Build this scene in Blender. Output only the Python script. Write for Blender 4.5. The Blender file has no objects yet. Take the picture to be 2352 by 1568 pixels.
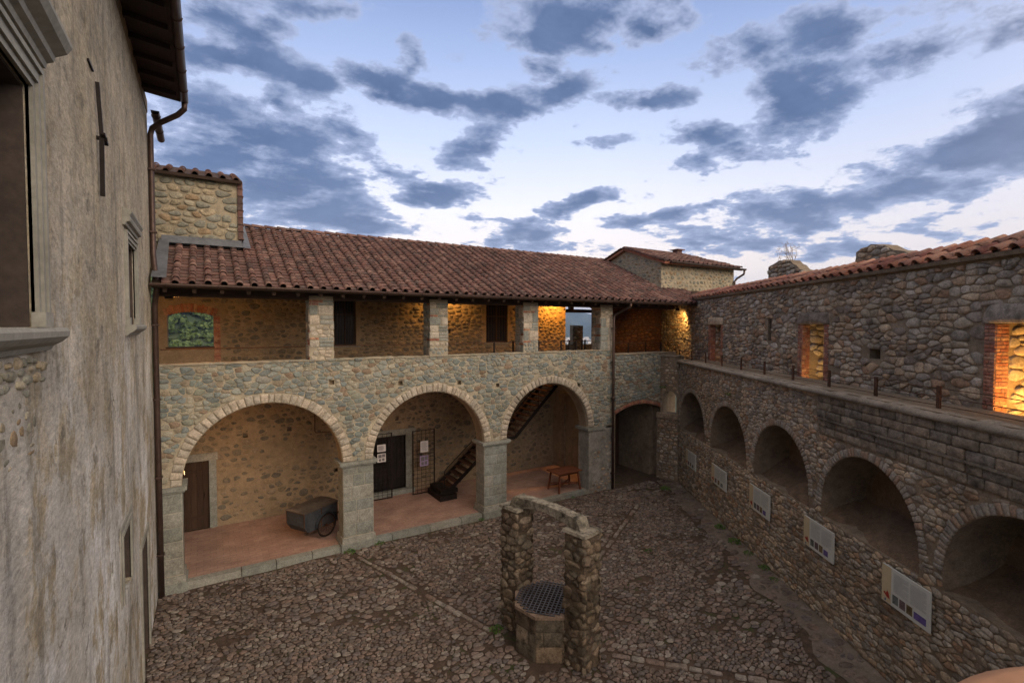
import bpy, math, random
import numpy as np
from mathutils import Vector, Matrix
random.seed(7)
C = bpy.context.scene
COL = C.collection
PI = math.pi
R = math.radians
H = 6.3

# ------------------------------------------------------------ camera
cd = bpy.data.cameras.new('camera'); cam = bpy.data.objects.new('camera', cd); COL.objects.link(cam)
cam.location = (0, 0, H); cam.rotation_euler = (R(90 - 1.83), 0, R(-32.0))
cd.sensor_width = 36; cd.lens = 1125 / 2352 * 36; cd.clip_start = 0.05; cd.clip_end = 60000
C.camera = cam
C.view_settings.view_transform = 'Standard'; C.view_settings.look = 'None'
C.view_settings.exposure = 0.62; C.view_settings.gamma = 1.0; C.view_settings.use_curve_mapping = False

# ------------------------------------------------------------ node helpers
class NT:
    def __init__(s, tree):
        s.t = tree; s.n = tree.nodes; s.l = tree.links
    def node(s, kind, **kw):
        n = s.n.new(kind)
        for k, v in kw.items():
            if k.startswith('i_'):
                pass
            else:
                setattr(n, k, v)
        return n
    def set(s, sock, v):
        if isinstance(v, bpy.types.NodeSocket): s.l.new(v, sock)
        else: sock.default_value = v
    def math(s, op, a, b=None, c=None, clamp=False):
        n = s.n.new('ShaderNodeMath'); n.operation = op; n.use_clamp = clamp
        s.set(n.inputs[0], a)
        if b is not None: s.set(n.inputs[1], b)
        if c is not None: s.set(n.inputs[2], c)
        return n.outputs[0]
    def noise(s, vec, scale, detail=4, rough=0.55, out=0, dist=0.0):
        n = s.n.new('ShaderNodeTexNoise'); n.inputs['Scale'].default_value = scale
        n.inputs['Detail'].default_value = detail; n.inputs['Roughness'].default_value = rough
        n.inputs['Distortion'].default_value = dist
        if vec is not None: s.l.new(vec, n.inputs['Vector'])
        return n.outputs[out]
    def voro(s, vec, scale, feature='F1', rnd=1.0, out=0):
        n = s.n.new('ShaderNodeTexVoronoi'); n.feature = feature
        n.inputs['Scale'].default_value = scale; n.inputs['Randomness'].default_value = rnd
        if vec is not None: s.l.new(vec, n.inputs['Vector'])
        return n.outputs[out]
    def ramp(s, fac, stops, interp='LINEAR'):
        n = s.n.new('ShaderNodeValToRGB'); cr = n.color_ramp; cr.interpolation = interp
        while len(cr.elements) < len(stops): cr.elements.new(0.5)
        for e, (p, c) in zip(cr.elements, stops):
            e.position = p
            if not hasattr(c, '__len__'): c = (c, c, c)
            e.color = (*c, 1)
        s.set(n.inputs[0], fac); return n.outputs[0]
    def mix(s, fac, a, b, mode='MIX'):
        n = s.n.new('ShaderNodeMix'); n.data_type = 'RGBA'; n.blend_type = mode
        n.clamp_result = False
        s.set(n.inputs[0], fac)
        for sock, v in ((n.inputs[6], a), (n.inputs[7], b)):
            if isinstance(v, (tuple, list)) and len(v) == 3: v = (*v, 1)
            s.set(sock, v)
        return n.outputs[2]
    def scale(s, vec, sc, loc=(0, 0, 0), rot=(0, 0, 0)):
        n = s.n.new('ShaderNodeMapping'); n.inputs['Scale'].default_value = sc
        n.inputs['Location'].default_value = loc; n.inputs['Rotation'].default_value = rot
        s.l.new(vec, n.inputs['Vector']); return n.outputs[0]

# ------------------------------------------------------------ world: dusk sky with slate clouds
W = bpy.data.worlds.new('World'); C.world = W; W.use_nodes = True
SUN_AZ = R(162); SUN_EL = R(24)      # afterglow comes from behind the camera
nt = NT(W.node_tree); nt.n.clear()
tc = nt.node('ShaderNodeTexCoord'); sep = nt.node('ShaderNodeSeparateXYZ'); nt.l.new(tc.outputs['Generated'], sep.inputs[0])
X, Y, Z = sep.outputs
az = nt.math('ARCTAN2', X, Y); el = nt.math('ARCSINE', Z)
comb = nt.node('ShaderNodeCombineXYZ'); nt.l.new(az, comb.inputs[0]); nt.l.new(el, comb.inputs[1])
ae = comb.outputs[0]
zz = nt.math('ADD', nt.math('MAXIMUM', Z, 0.0), 0.16)
pc = nt.node('ShaderNodeCombineXYZ'); nt.l.new(nt.math('DIVIDE', X, zz), pc.inputs[0]); nt.l.new(nt.math('DIVIDE', Y, zz), pc.inputs[1])
plane = pc.outputs[0]
wig = nt.noise(nt.scale(ae, (1, 2.0, 1)), 9.0, 6, 0.6, out=1)
wv = nt.node('ShaderNodeVectorMath', operation='MULTIPLY_ADD'); nt.l.new(wig, wv.inputs[0])
wv.inputs[1].default_value = (0.13, 0.07, 0); wv.inputs[2].default_value = (0, 0, 0)
wv2 = nt.node('ShaderNodeVectorMath', operation='ADD'); nt.l.new(wv.outputs[0], wv2.inputs[0]); nt.l.new(ae, wv2.inputs[1])
wv3 = nt.node('ShaderNodeVectorMath', operation='SUBTRACT'); nt.l.new(wv2.outputs[0], wv3.inputs[0]); wv3.inputs[1].default_value = (0.065, 0.035, 0)
aew = wv3.outputs[0]
CL = [(0.09,0.316,0.197,0.063,0.03,1),(0.118,0.255,0.203,0.051,0.09,1),(0.176,0.216,0.151,0.046,-0.02,1),(0.024,0.346,0.104,0.039,0.17,0.8),(0.222,0.196,0.113,0.036,-0.09,0.9),(0.12,0.383,0.044,0.023,0.15,0.9),(0.065,0.437,0.12,0.027,0.02,1),(0.164,0.43,0.092,0.021,0.06,1),(0.297,0.437,0.096,0.023,-0.22,1.1),(0.414,0.42,0.104,0.023,-0.01,1.1),(0.544,0.415,0.113,0.027,0.06,1.1),(0.658,0.436,0.09,0.021,0.26,1),(0.623,0.468,0.052,0.019,-0.04,0.8),(0.355,0.479,0.023,0.044,-0.36,0.6),(0.014,0.491,0.089,0.028,0.23,0.7),(0.093,0.474,0.076,0.026,-0.05,0.7),(0.227,0.54,0.147,0.016,0.12,0.7),(0.692,0.545,0.167,0.033,-0.13,1.15),(0.614,0.517,0.069,0.025,-0.04,0.9),(0.834,0.523,0.092,0.028,-0.01,1.1),(0.951,0.462,0.066,0.024,-0.18,0.75),(1.016,0.466,0.072,0.029,0.02,0.8),(1.14,0.464,0.11,0.025,-0.08,0.7),(1.242,0.404,0.095,0.029,0.04,0.85),(1.329,0.401,0.04,0.015,-0.25,0.7),(1.065,0.371,0.091,0.044,-0.2,1.05),(0.922,0.345,0.064,0.023,-0.13,1.1),(1.004,0.304,0.088,0.017,-0.06,0.8),(1.315,0.249,0.078,0.046,0.18,1.05),(1.231,0.219,0.115,0.034,-0.01,1.0),(1.101,0.2,0.15,0.035,0.02,0.9),(0.877,0.211,0.127,0.014,0.1,1),(0.963,0.163,0.12,0.017,-0.08,0.9),(1.102,0.134,0.121,0.016,-0.17,0.7),(1.253,0.15,0.051,0.012,-0.23,0.7),(0.819,0.414,0.072,0.015,-0.04,0.9),(0.492,0.339,0.077,0.027,0.16,0.9),(0.405,0.26,0.114,0.022,0.15,0.8),(0.593,0.177,0.066,0.027,-0.01,1.05),(0.702,0.242,0.079,0.015,0.33,1),(0.654,0.224,0.052,0.017,0.22,0.9)]
dens = None
for (a, e, sa, sb, rot, st) in CL:
    m = nt.n.new('ShaderNodeMapping'); m.vector_type = 'TEXTURE'
    m.inputs['Location'].default_value = (a, e, 0); m.inputs['Rotation'].default_value = (0, 0, rot)
    m.inputs['Scale'].default_value = (sa * 1.45, sb * 1.75, 1); nt.l.new(aew, m.inputs['Vector'])
    g = nt.n.new('ShaderNodeTexGradient'); g.gradient_type = 'SPHERICAL'; nt.l.new(m.outputs[0], g.inputs[0])
    v = nt.math('MULTIPLY', g.outputs['Fac'], 1.25 * st)
    dens = v if dens is None else nt.math('MAXIMUM', dens, v)
n1 = nt.noise(nt.scale(plane, (1, 1, 1), (1.7, 4.2, 0)), 4.6, 11, 0.66)
n2 = nt.noise(nt.scale(plane, (1, 1, 1), (7.3, 2.1, 0)), 1.3, 5, 0.55)
# clouds of the part of the sky behind the camera
away = nt.math('LESS_THAN', Y, -0.15)
back = nt.math('MULTIPLY', nt.math('MULTIPLY', nt.math('SUBTRACT', n2, 0.5), 3.0, clamp=True), away)
dens = nt.math('MAXIMUM', dens, back)
puff = nt.noise(nt.scale(plane, (1, 1.5, 1), (2.2, 9.1, 0)), 2.1, 6, .6)
dens = nt.math('ADD', dens, nt.math('MULTIPLY', nt.ramp(puff, [(.50, 0), (.64, .42)]), 1.0))
dens = nt.math('ADD', dens, nt.math('MULTIPLY', nt.math('SUBTRACT', n1, 0.5), 2.7))
cov = nt.n.new('ShaderNodeMapRange'); cov.interpolation_type = 'SMOOTHSTEP'
nt.l.new(dens, cov.inputs[0]); cov.inputs[1].default_value = 0.27; cov.inputs[2].default_value = 0.55
thick = nt.n.new('ShaderNodeMapRange'); thick.interpolation_type = 'SMOOTHSTEP'
nt.l.new(dens, thick.inputs[0]); thick.inputs[1].default_value = 0.3; thick.inputs[2].default_value = 1.15
clear = nt.ramp(nt.math('DIVIDE', el, 1.2, clamp=True), [(0.0, (.92, .80, .74)), (0.10, (1.02, .90, .84)), (0.19, (.88, .87, .93)), (0.29, (.60, .68, .90)), (0.40, (.38, .48, .75)), (0.50, (.22, .31, .56)), (0.64, (.62, .58, .56)), (1.0, (.85, .76, .68))])
# the blue deepens away from the bright middle of the view
side = nt.math('ABSOLUTE', nt.math('SUBTRACT', az, 0.48))
side = nt.n.new('ShaderNodeMapRange'); nt.l.new(nt.math('ABSOLUTE', nt.math('SUBTRACT', az, 0.48)), side.inputs[0])
side.inputs[1].default_value = 0.25; side.inputs[2].default_value = 0.95; side = side.outputs[0]
clear = nt.mix(nt.math('MULTIPLY', side, 0.6), clear, nt.mix(1.0, clear, (.60, .64, .74), 'MULTIPLY'))
ccol = nt.mix(thick.outputs[0], (.40, .46, .66), (.07, .115, .235))
ccol = nt.mix(nt.math('MULTIPLY', nt.math('SUBTRACT', n1, 0.35, clamp=True), 0.8), ccol, (.26, .34, .55))
ccol = nt.mix(nt.ramp(nt.math('DIVIDE', el, 1.2, clamp=True), [(0.1, 0.25), (0.24, 0.0)]), ccol, (.42, .46, .62))
skyc = nt.mix(cov.outputs[0], clear, ccol)
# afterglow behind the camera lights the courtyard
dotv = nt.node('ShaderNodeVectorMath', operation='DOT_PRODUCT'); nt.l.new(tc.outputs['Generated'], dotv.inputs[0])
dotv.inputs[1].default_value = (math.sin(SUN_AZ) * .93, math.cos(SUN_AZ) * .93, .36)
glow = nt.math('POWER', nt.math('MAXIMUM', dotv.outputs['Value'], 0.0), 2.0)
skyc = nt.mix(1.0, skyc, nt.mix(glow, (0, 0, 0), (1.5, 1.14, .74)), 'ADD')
nis = nt.node('ShaderNodeTexSky'); nis.sky_type = 'NISHITA'; nis.sun_disc = False
nis.sun_elevation = SUN_EL; nis.sun_rotation = SUN_AZ; nis.air_density = 1.0; nis.dust_density = 2.0
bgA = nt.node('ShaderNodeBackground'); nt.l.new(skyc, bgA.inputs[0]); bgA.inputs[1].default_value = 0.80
bgB = nt.node('ShaderNodeBackground'); nt.l.new(nis.outputs[0], bgB.inputs[0]); bgB.inputs[1].default_value = 0.006
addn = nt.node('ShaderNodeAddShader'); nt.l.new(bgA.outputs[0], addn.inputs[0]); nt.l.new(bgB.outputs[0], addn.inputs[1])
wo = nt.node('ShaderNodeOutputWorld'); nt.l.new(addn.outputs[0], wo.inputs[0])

sd = bpy.data.lights.new('sun', 'SUN'); sun = bpy.data.objects.new('sun', sd); COL.objects.link(sun)
sd.energy = 1.1; sd.angle = R(40); sd.color = (1.0, .86, .68)
sun.rotation_euler = (PI / 2 - SUN_EL, 0, PI - SUN_AZ)

# ------------------------------------------------------------ object helpers
def link(o, parent=None, label=None, cat=None, group=None, kind=None):
    if o.name not in COL.objects: COL.objects.link(o)
    if parent is not None: o.parent = parent
    if label: o['label'] = label
    if cat: o['category'] = cat
    if group: o['group'] = group
    if kind: o['kind'] = kind
    return o
def thing(name, label, cat, group=None, loc=(0, 0, 0)):
    o = bpy.data.objects.new(name, None); o.empty_display_size = 0.2
    COL.objects.link(o); o.location = loc; o['label'] = label; o['category'] = cat
    if group: o['group'] = group
    return o
def ident(u, v, h): return np.stack([u, v, h], -1)

class MB:
    """collects geometry with a per-vertex random value, several frames and materials"""
    def __init__(s): s.v = []; s.f = []; s.r = []; s.n = 0; s.mi = []; s.sm = []
    def add(s, verts, faces, rnd=None, mat=0, smooth=False):
        verts = np.asarray(verts, float).reshape(-1, 3)
        s.v.append(verts)
        s.r.append(np.full(len(verts), random.random()) if rnd is None else (np.full(len(verts), rnd) if np.isscalar(rnd) else np.asarray(rnd)))
        if isinstance(faces, np.ndarray):
            s.f.append(('a', faces + s.n)); k = len(faces)
        else:
            s.f.append(('l', [[i + s.n for i in f] for f in faces])); k = len(faces)
        s.mi.append(np.full(k, mat)); s.sm.append(np.full(k, smooth)); s.n += len(verts)
        return s
    def box(s, lo, hi, M=None, rnd=None, mat=0, taper=0):
        x0, y0, z0 = lo; x1, y1, z1 = hi; t = taper
        v = np.array([(x0, y0, z0), (x1, y0, z0), (x1, y1, z0), (x0, y1, z0), (x0 + t, y0 + t, z1), (x1 - t, y0 + t, z1), (x1 - t, y1 - t, z1), (x0 + t, y1 - t, z1)], float)
        if M is not None: v = M(v[:, 0], v[:, 1], v[:, 2]) if callable(M) else np.array([M @ Vector(p) for p in v])
        return s.add(v, [(0, 3, 2, 1), (4, 5, 6, 7), (0, 1, 5, 4), (1, 2, 6, 5), (2, 3, 7, 6), (3, 0, 4, 7)], rnd, mat)
    def bar(s, a, b, w, d=None, rnd=None, mat=0):
        """rectangular bar from a to b"""
        a = Vector(a); b = Vector(b); d = d or w; ax = (b - a).normalized()
        up = Vector((0, 0, 1)) if abs(ax.z) < .95 else Vector((0, 1, 0))
        sx = ax.cross(up).normalized() * w / 2; sy = sx.cross(ax).normalized() * d / 2
        v = [p + i * sx + j * sy for p in (a, b) for i, j in ((-1, -1), (1, -1), (1, 1), (-1, 1))]
        return s.add(v, [(0, 3, 2, 1), (4, 5, 6, 7), (0, 1, 5, 4), (1, 2, 6, 5), (2, 3, 7, 6), (3, 0, 4, 7)], rnd, mat)
    def tube(s, pts, r, k=8, rnd=None, mat=0, closed=False):
        P = [Vector(p) for p in pts]; n = len(P); rr = r if hasattr(r, '__len__') else [r] * n
        V = []; up = None
        for i, p in enumerate(P):
            if closed: t = (P[(i + 1) % n] - P[i - 1]).normalized()
            else: t = (P[min(i + 1, n - 1)] - P[max(i - 1, 0)]).normalized()
            if up is None: up = Vector((0, 0, 1)) if abs(t.z) < .9 else Vector((0, 1, 0))
            sx = t.cross(up).normalized(); up = sx.cross(t).normalized()
            for j in range(k):
                a = 2 * PI * j / k; V.append(p + (sx * math.cos(a) + up * math.sin(a)) * rr[i])
        F = []
        m = n if closed else n - 1
        for i in range(m):
            for j in range(k):
                a = i * k + j; b = i * k + (j + 1) % k; c = ((i + 1) % n) * k + (j + 1) % k; d = ((i + 1) % n) * k + j
                F.append((a, b, c, d))
        if not closed: F.append(tuple(range(k - 1, -1, -1))); F.append(tuple(range((n - 1) * k, n * k)))
        return s.add(V, F, rnd, mat, True)
    def build(s, name, mats, parent=None, **kw):
        me = bpy.data.meshes.new(name)
        V = np.concatenate(s.v); L = []; starts = []; tot = 0; parts = []; lens = []
        for kind, f in s.f:
            if kind == 'a':
                parts.append(f.reshape(-1)); lens.append(np.full(len(f), f.shape[1]))
            else:
                parts.append(np.array([i for q in f for i in q], int)); lens.append(np.array([len(q) for q in f], int))
        L = np.concatenate(parts); lens = np.concatenate(lens)
        me.vertices.add(len(V)); me.vertices.foreach_set('co', V.reshape(-1).astype(np.float32))
        me.loops.add(len(L)); me.loops.foreach_set('vertex_index', L.astype(np.int32))
        me.polygons.add(len(lens)); st = np.concatenate([[0], np.cumsum(lens)[:-1]])
        me.polygons.foreach_set('loop_start', st.astype(np.int32))
        me.polygons.foreach_set('material_index', np.concatenate(s.mi).astype(np.int32))
        me.polygons.foreach_set('use_smooth', np.concatenate(s.sm).astype(bool))
        me.update(calc_edges=True)
        at = me.attributes.new('rnd', 'FLOAT', 'POINT'); at.data.foreach_set('value', np.concatenate(s.r).astype(np.float32))
        if not isinstance(mats, (list, tuple)): mats = [mats]
        for m in mats: me.materials.append(m)
        return link(bpy.data.objects.new(name, me), parent, **kw)

def slab(frame, outer, holes, thick, name, mat, parent=None, front=0.0, **kw):
    """flat wall of a given thickness with holes; frame maps (u,v,h) to the world, h out of the face"""
    cu = bpy.data.curves.new('tmp', 'CURVE'); cu.dimensions = '2D'; cu.fill_mode = 'BOTH'; cu.extrude = thick / 2
    for loop in [outer] + list(holes):
        sp = cu.splines.new('POLY'); sp.points.add(len(loop) - 1)
        for p, q in zip(sp.points, loop): p.co = (q[0], q[1], 0, 1)
        sp.use_cyclic_u = True
    o = bpy.data.objects.new('tmp', cu); COL.objects.link(o)
    dg = bpy.context.evaluated_depsgraph_get(); me = bpy.data.meshes.new_from_object(o.evaluated_get(dg))
    bpy.data.objects.remove(o); bpy.data.curves.remove(cu)
    n = len(me.vertices); co = np.zeros(n * 3, np.float32); me.vertices.foreach_get('co', co); co = co.reshape(-1, 3)
    out = frame(co[:, 0], co[:, 1], co[:, 2] - thick / 2 + front)
    me.vertices.foreach_set('co', out.reshape(-1).astype(np.float32)); me.update()
    me.name = name; me.materials.clear(); me.materials.append(mat)
    me.polygons.foreach_set('use_smooth', np.zeros(len(me.polygons), bool))
    at = me.attributes.new('rnd', 'FLOAT', 'POINT'); at.data.foreach_set('value', np.full(n, .5, np.float32))
    return link(bpy.data.objects.new(name, me), parent, **kw)

def rect(u0, v0, u1, v1): return [(u0, v0), (u1, v0), (u1, v1), (u0, v1)]
def archloop(c, r, vs, vb, n=28):
    """round arch: centre c, radius r, spring height vs, bottom vb"""
    return [(c - r, vb)] + [(c - r * math.cos(PI * i / n), vs + r * math.sin(PI * i / n)) for i in range(n + 1)] + [(c + r, vb)]

# frames ------------------------------------------------------------
YA = 13.95
def fy(y0): return lambda u, v, h: np.stack([u, y0 - h, v], -1)
def fx(x0): return lambda u, v, h: np.stack([x0 + h, u, v], -1)         # u = y, normal +x
def fxm(x0): return lambda u, v, h: np.stack([x0 - h, u, v], -1)        # normal -x
BO = np.array([16.6, 13.85]); BA = R(32.3); BD = np.array([-math.sin(BA), -math.cos(BA)]); BN = np.array([BD[1], -BD[0]])
def fb(off=0.0):
    def f(u, v, h):
        u = np.asarray(u, float); h = np.asarray(h, float) - off
        return np.stack([BO[0] + u * BD[0] + h * BN[0], BO[1] + u * BD[1] + h * BN[1], np.asarray(v, float) + 0 * u], -1)
    return f
def B(s, o, z): p = fb(o)(np.array([s]), np.array([z]), np.array([0.0]))[0]; return tuple(p)

# ------------------------------------------------------------ stone fields
def pillows(mb, OL, Ht, frame, rings=((1, -.25), (.93, .55), (.74, .92)), jit=.12, rng=None, rnd=None, mat=0, smooth=True, tilt=.15):
    rng = rng or np.random.default_rng(1)
    N, K, _ = OL.shape
    if N == 0: return
    cen = OL.mean(1, keepdims=True); rad = np.linalg.norm(OL - cen, axis=2).mean(1)
    rows = []
    tl = rng.normal(0, tilt, (N, 2))
    for (sc, hh) in rings:
        p = cen + (OL - cen) * sc
        h = Ht[:, None] * hh * (1 + rng.normal(0, jit, (N, K)) * (hh > 0))
        d = (p - cen) / np.maximum(rad[:, None, None], 1e-6)
        h = h + (d * tl[:, None, :]).sum(2) * Ht[:, None] * (hh > 0)
        rows.append(np.concatenate([p, h[..., None]], 2))
    c = np.concatenate([cen, (Ht * (1 + rng.normal(0, jit * .5, N)))[:, None, None]], 2)
    allv = np.concatenate(rows + [c], 1)            # N, R*K+1, 3
    nv = allv.shape[1]; Rn = len(rings)
    w = frame(allv[..., 0].ravel(), allv[..., 1].ravel(), allv[..., 2].ravel())
    k = np.arange(K); kn = (k + 1) % K; q = []
    for i in range(Rn - 1): q.append(np.stack([i * K + k, i * K + kn, (i + 1) * K + kn, (i + 1) * K + k], 1))
    q = np.concatenate(q); t = np.stack([(Rn - 1) * K + k, (Rn - 1) * K + kn, np.full(K, nv - 1)], 1)
    base = (np.arange(N) * nv)[:, None, None]
    Q = (q[None] + base).reshape(-1, 4); T = (t[None] + base).reshape(-1, 3)
    r = rng.random(N) if rnd is None else rnd
    rv = np.repeat(r, nv)
    n0 = mb.n
    mb.v.append(w); mb.r.append(rv)
    mb.f.append(('a', Q + n0)); mb.mi.append(np.full(len(Q), mat)); mb.sm.append(np.full(len(Q), smooth))
    mb.f.append(('a', T + n0)); mb.mi.append(np.full(len(T), mat)); mb.sm.append(np.full(len(T), smooth))
    mb.n += len(w)

def rubble(mb, frame, u0, u1, v0, v1, cw, ch, allowed=None, H0=.025, K=12, seed=0, joint=.07, drop=.12, ju=.30, jv=.20, size=(.92, 1.0), warp=.25, mat=0, rings=((1, -.25), (.93, .55), (.74, .92)), tilt=.15, keep=None, soft=8.0):
    rng = np.random.default_rng(seed)
    nc = int((u1 - u0) / cw) + 8; nr = int((v1 - v0) / ch) + 8
    J, I = np.meshgrid(np.arange(nc), np.arange(nr))
    rowf = rng.uniform(.75, 1.25, nr); rowy = np.cumsum(rowf) - rowf.sum() * 0 - 3
    x = J + .5 * (I % 2) + rng.uniform(-ju, ju, J.shape) + rng.uniform(-.3, .3, (nr, 1)) - 3
    y = rowy[:, None] + rng.uniform(-jv, jv, J.shape) + warp * np.sin(x * .35 + I * .8 + seed) + warp * .5 * np.sin(x * .9 + seed * 2 + I * .5)
    dead = rng.random(J.shape) < drop
    P = np.stack([x, y], -1)
    th = np.arange(K) * 2 * PI / K + rng.uniform(0, .3)
    dirs = np.stack([np.cos(th), np.sin(th)], -1)
    rmin = np.full(J.shape + (K,), 1.15)
    for di in range(-2, 3):
        for dj in range(-3, 4):
            if di == 0 and dj == 0: continue
            Q = np.roll(np.roll(P, -di, 0), -dj, 1); D = np.roll(np.roll(dead, -di, 0), -dj, 1)
            d = Q - P; L = np.linalg.norm(d, axis=-1)
            cosv = (d[..., None, :] * dirs).sum(-1) / L[..., None]
            r = np.where(cosv > .05, (L[..., None] / 2) / np.maximum(cosv, .05), 9)
            r = np.where(D[..., None] | (L[..., None] > 6), 9, r)
            rmin = np.minimum(rmin, r)
    rmin = (rmin * soft + np.roll(rmin, 1, -1) + np.roll(rmin, -1, -1)) / (soft + 2)
    sc = rng.uniform(size[0], size[1], J.shape)
    rmin = np.maximum(rmin * sc[..., None] - joint, .05) * (1 + rng.normal(0, .03, rmin.shape))
    inner = (~dead) & (I >= 2) & (I < nr - 2) & (J >= 3) & (J < nc - 3)
    cu = u0 + x * cw; cv = v0 + y * ch
    inner &= (cu > u0) & (cu < u1) & (cv > v0) & (cv < v1)
    if keep is not None: inner &= rng.random(J.shape) < keep(cu, cv)
    cu = cu[inner]; cv = cv[inner]; r = rmin[inner]
    def ok(u, v):
        a = (u > u0) & (u < u1) & (v > v0) & (v < v1)
        return a & allowed(u, v) if allowed is not None else a
    g = ok(cu, cv); cu = cu[g]; cv = cv[g]; r = r[g]
    best = np.zeros_like(r); alive = np.ones(r.shape, bool)
    for t in np.linspace(.2, 1, 9):
        pu = cu[:, None] + r * t * dirs[:, 0] * cw; pv = cv[:, None] + r * t * dirs[:, 1] * ch
        alive &= ok(pu, pv); best = np.where(alive, t, best)
    r = r * best; g = best.mean(1) > .62
    cu = cu[g]; cv = cv[g]; r = r[g]
    OL = np.stack([cu[:, None] + r * dirs[:, 0] * cw, cv[:, None] + r * dirs[:, 1] * ch], -1)
    Ht = H0 * rng.uniform(.6, 1.35, len(cu))
    pillows(mb, OL, Ht, frame, rings, .12, rng, None, mat, tilt=tilt)

def rquad(p, inset=.006, rnd=.02):
    """rounded outline (12 points) of a convex quad"""
    p = np.array(p, float); c = p.mean(0); out = []
    for i in range(4):
        a = p[i]; b = p[(i + 1) % 4]; z = p[i - 1]
        ea = (z - a); eb = (b - a); la = np.linalg.norm(ea); lb = np.linalg.norm(eb)
        ea /= la; eb /= lb; a2 = a + (ea + eb) * inset
        ra = min(rnd, la * .3); rb = min(rnd, lb * .3)
        out += [a2 + ea * ra, a2 + (ea * ra + eb * rb) * .3, a2 + eb * rb]
    return out
def voussoirs(mb, frame, cu, cv, r1, r2, a0, a1, n, H0=.03, seed=0, joint=.008, mat=0):
    rng = np.random.default_rng(seed); e = np.linspace(a0, a1, n + 1); w = (a1 - a0) / n
    e[1:-1] += rng.uniform(-.16, .16, n - 1) * w
    OL = []
    for i in range(n):
        ro = r2 + rng.uniform(-.03, .025)
        P = [(cu + r * math.cos(a), cv + r * math.sin(a)) for r, a in ((r1, e[i]), (ro, e[i]), (ro, e[i + 1]), (r1, e[i + 1]))]
        OL.append(rquad(P, joint, .018))
    pillows(mb, np.array(OL), np.full(n, H0) * rng.uniform(.8, 1.2, n), frame, ((1, -.3), (.96, .7), (.85, .97)), .06, rng, None, mat, tilt=.08)
def ashlar(mb, frame, u0, u1, v0, v1, bw, bh, H0=.01, seed=0, joint=.005, mat=0, rnd=.008):
    rng = np.random.default_rng(seed); OL = []; v = v0
    while v < v1 - .01:
        h = bh * rng.uniform(.85, 1.15); h = v1 - v if v + h > v1 - bh * .45 else h
        u = u0; first = True
        while u < u1 - .005:
            w = bw * rng.uniform(.7, 1.3) * (rng.choice([.55, 1]) if first else 1); first = False
            w = u1 - u if u + w > u1 - bw * .4 else w
            OL.append(rquad([(u, v), (u + w, v), (u + w, v + h), (u, v + h)], joint, rnd)); u += w
        v += h
    pillows(mb, np.array(OL), H0 * rng.uniform(.7, 1.3, len(OL)), frame, ((1, -.5), (.985, .8), (.93, 1)), .04, rng, None, mat, tilt=.05)

# ------------------------------------------------------------ materials
def mat(name, rough=.9):
    m = bpy.data.materials.new(name); m.use_nodes = True; t = NT(m.node_tree)
    bs = t.n['Principled BSDF']; bs.inputs['Roughness'].default_value = rough
    bs.inputs['Specular IOR Level'].default_value = .25
    g = t.node('ShaderNodeNewGeometry'); return m, t, bs, g.outputs['Position']
def bump(t, bs, hgt, strength=.5, dist=.02):
    b = t.node('ShaderNodeBump'); b.inputs['Strength'].default_value = strength; b.inputs['Distance'].default_value = dist
    t.l.new(hgt, b.inputs['Height']); t.l.new(b.outputs[0], bs.inputs['Normal'])
def stone(name, cols, scale=1.0, dark=.35, bmp=.6, stain=(.5, .5, .45), stain_amt=.35, rough=.92):
    m, t, bs, P = mat(name, rough)
    a = t.node('ShaderNodeAttribute', attribute_name='rnd')
    n = len(cols)
    base = t.ramp(a.outputs['Fac'], [(i / n, c) for i, c in enumerate(cols)], 'CONSTANT')
    fine = t.noise(P, 30 * scale, 8, .8); mid = t.noise(P, 7 * scale, 5, .6); big = t.noise(P, .7, 5, .6)
    c = t.mix(1.0, base, t.ramp(fine, [(.28, .42), (.5, 1.0), (.72, 1.6)]), 'MULTIPLY')
    c = t.mix(1.0, c, t.ramp(mid, [(.3, 1 - dark), (.55, 1.0), (.75, 1.12)]), 'MULTIPLY')
    c = t.mix(t.math('MULTIPLY', t.ramp(big, [(.45, 0), (.7, 1)]), stain_amt), c, t.mix(1.0, c, stain, 'MULTIPLY'))
    t.l.new(c, bs.inputs['Base Color'])
    h = t.math('ADD', t.math('MULTIPLY', fine, .35), mid)
    bump(t, bs, h, bmp, .02); return m
def mortar(name, col, scale=1.0, amt=.3, bmp=.6):
    m, t, bs, P = mat(name, .95)
    f = t.noise(P, 32 * scale, 8, .8); g = t.noise(P, 5 * scale, 7, .7); b = t.noise(P, .8, 4)
    c = t.mix(1.0, col, t.ramp(f, [(.25, 1 - amt), (.75, 1 + amt * .8)]), 'MULTIPLY')
    c = t.mix(1.0, c, t.ramp(g, [(.25, 1 - amt), (.75, 1 + amt * .5)]), 'MULTIPLY')
    c = t.mix(1.0, c, t.ramp(b, [(.3, .78), (.7, 1.1)]), 'MULTIPLY')
    t.l.new(c, bs.inputs['Base Color']); bump(t, bs, t.math('ADD', t.math('MULTIPLY', f, .3), g), bmp, .03); return m
def plain(name, col, rough=.6, metal=0.0, var=.25, scale=20, bmp=.15):
    m, t, bs, P = mat(name, rough); bs.inputs['Metallic'].default_value = metal
    f = t.noise(P, scale, 5, .65); g = t.noise(P, scale * .15, 4, .6)
    c = t.mix(1.0, col, t.ramp(f, [(.25, 1 - var), (.75, 1 + var)]), 'MULTIPLY')
    c = t.mix(1.0, c, t.ramp(g, [(.3, 1 - var), (.7, 1 + var * .6)]), 'MULTIPLY')
    t.l.new(c, bs.inputs['Base Color']); bump(t, bs, f, bmp, .01); return m
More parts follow.
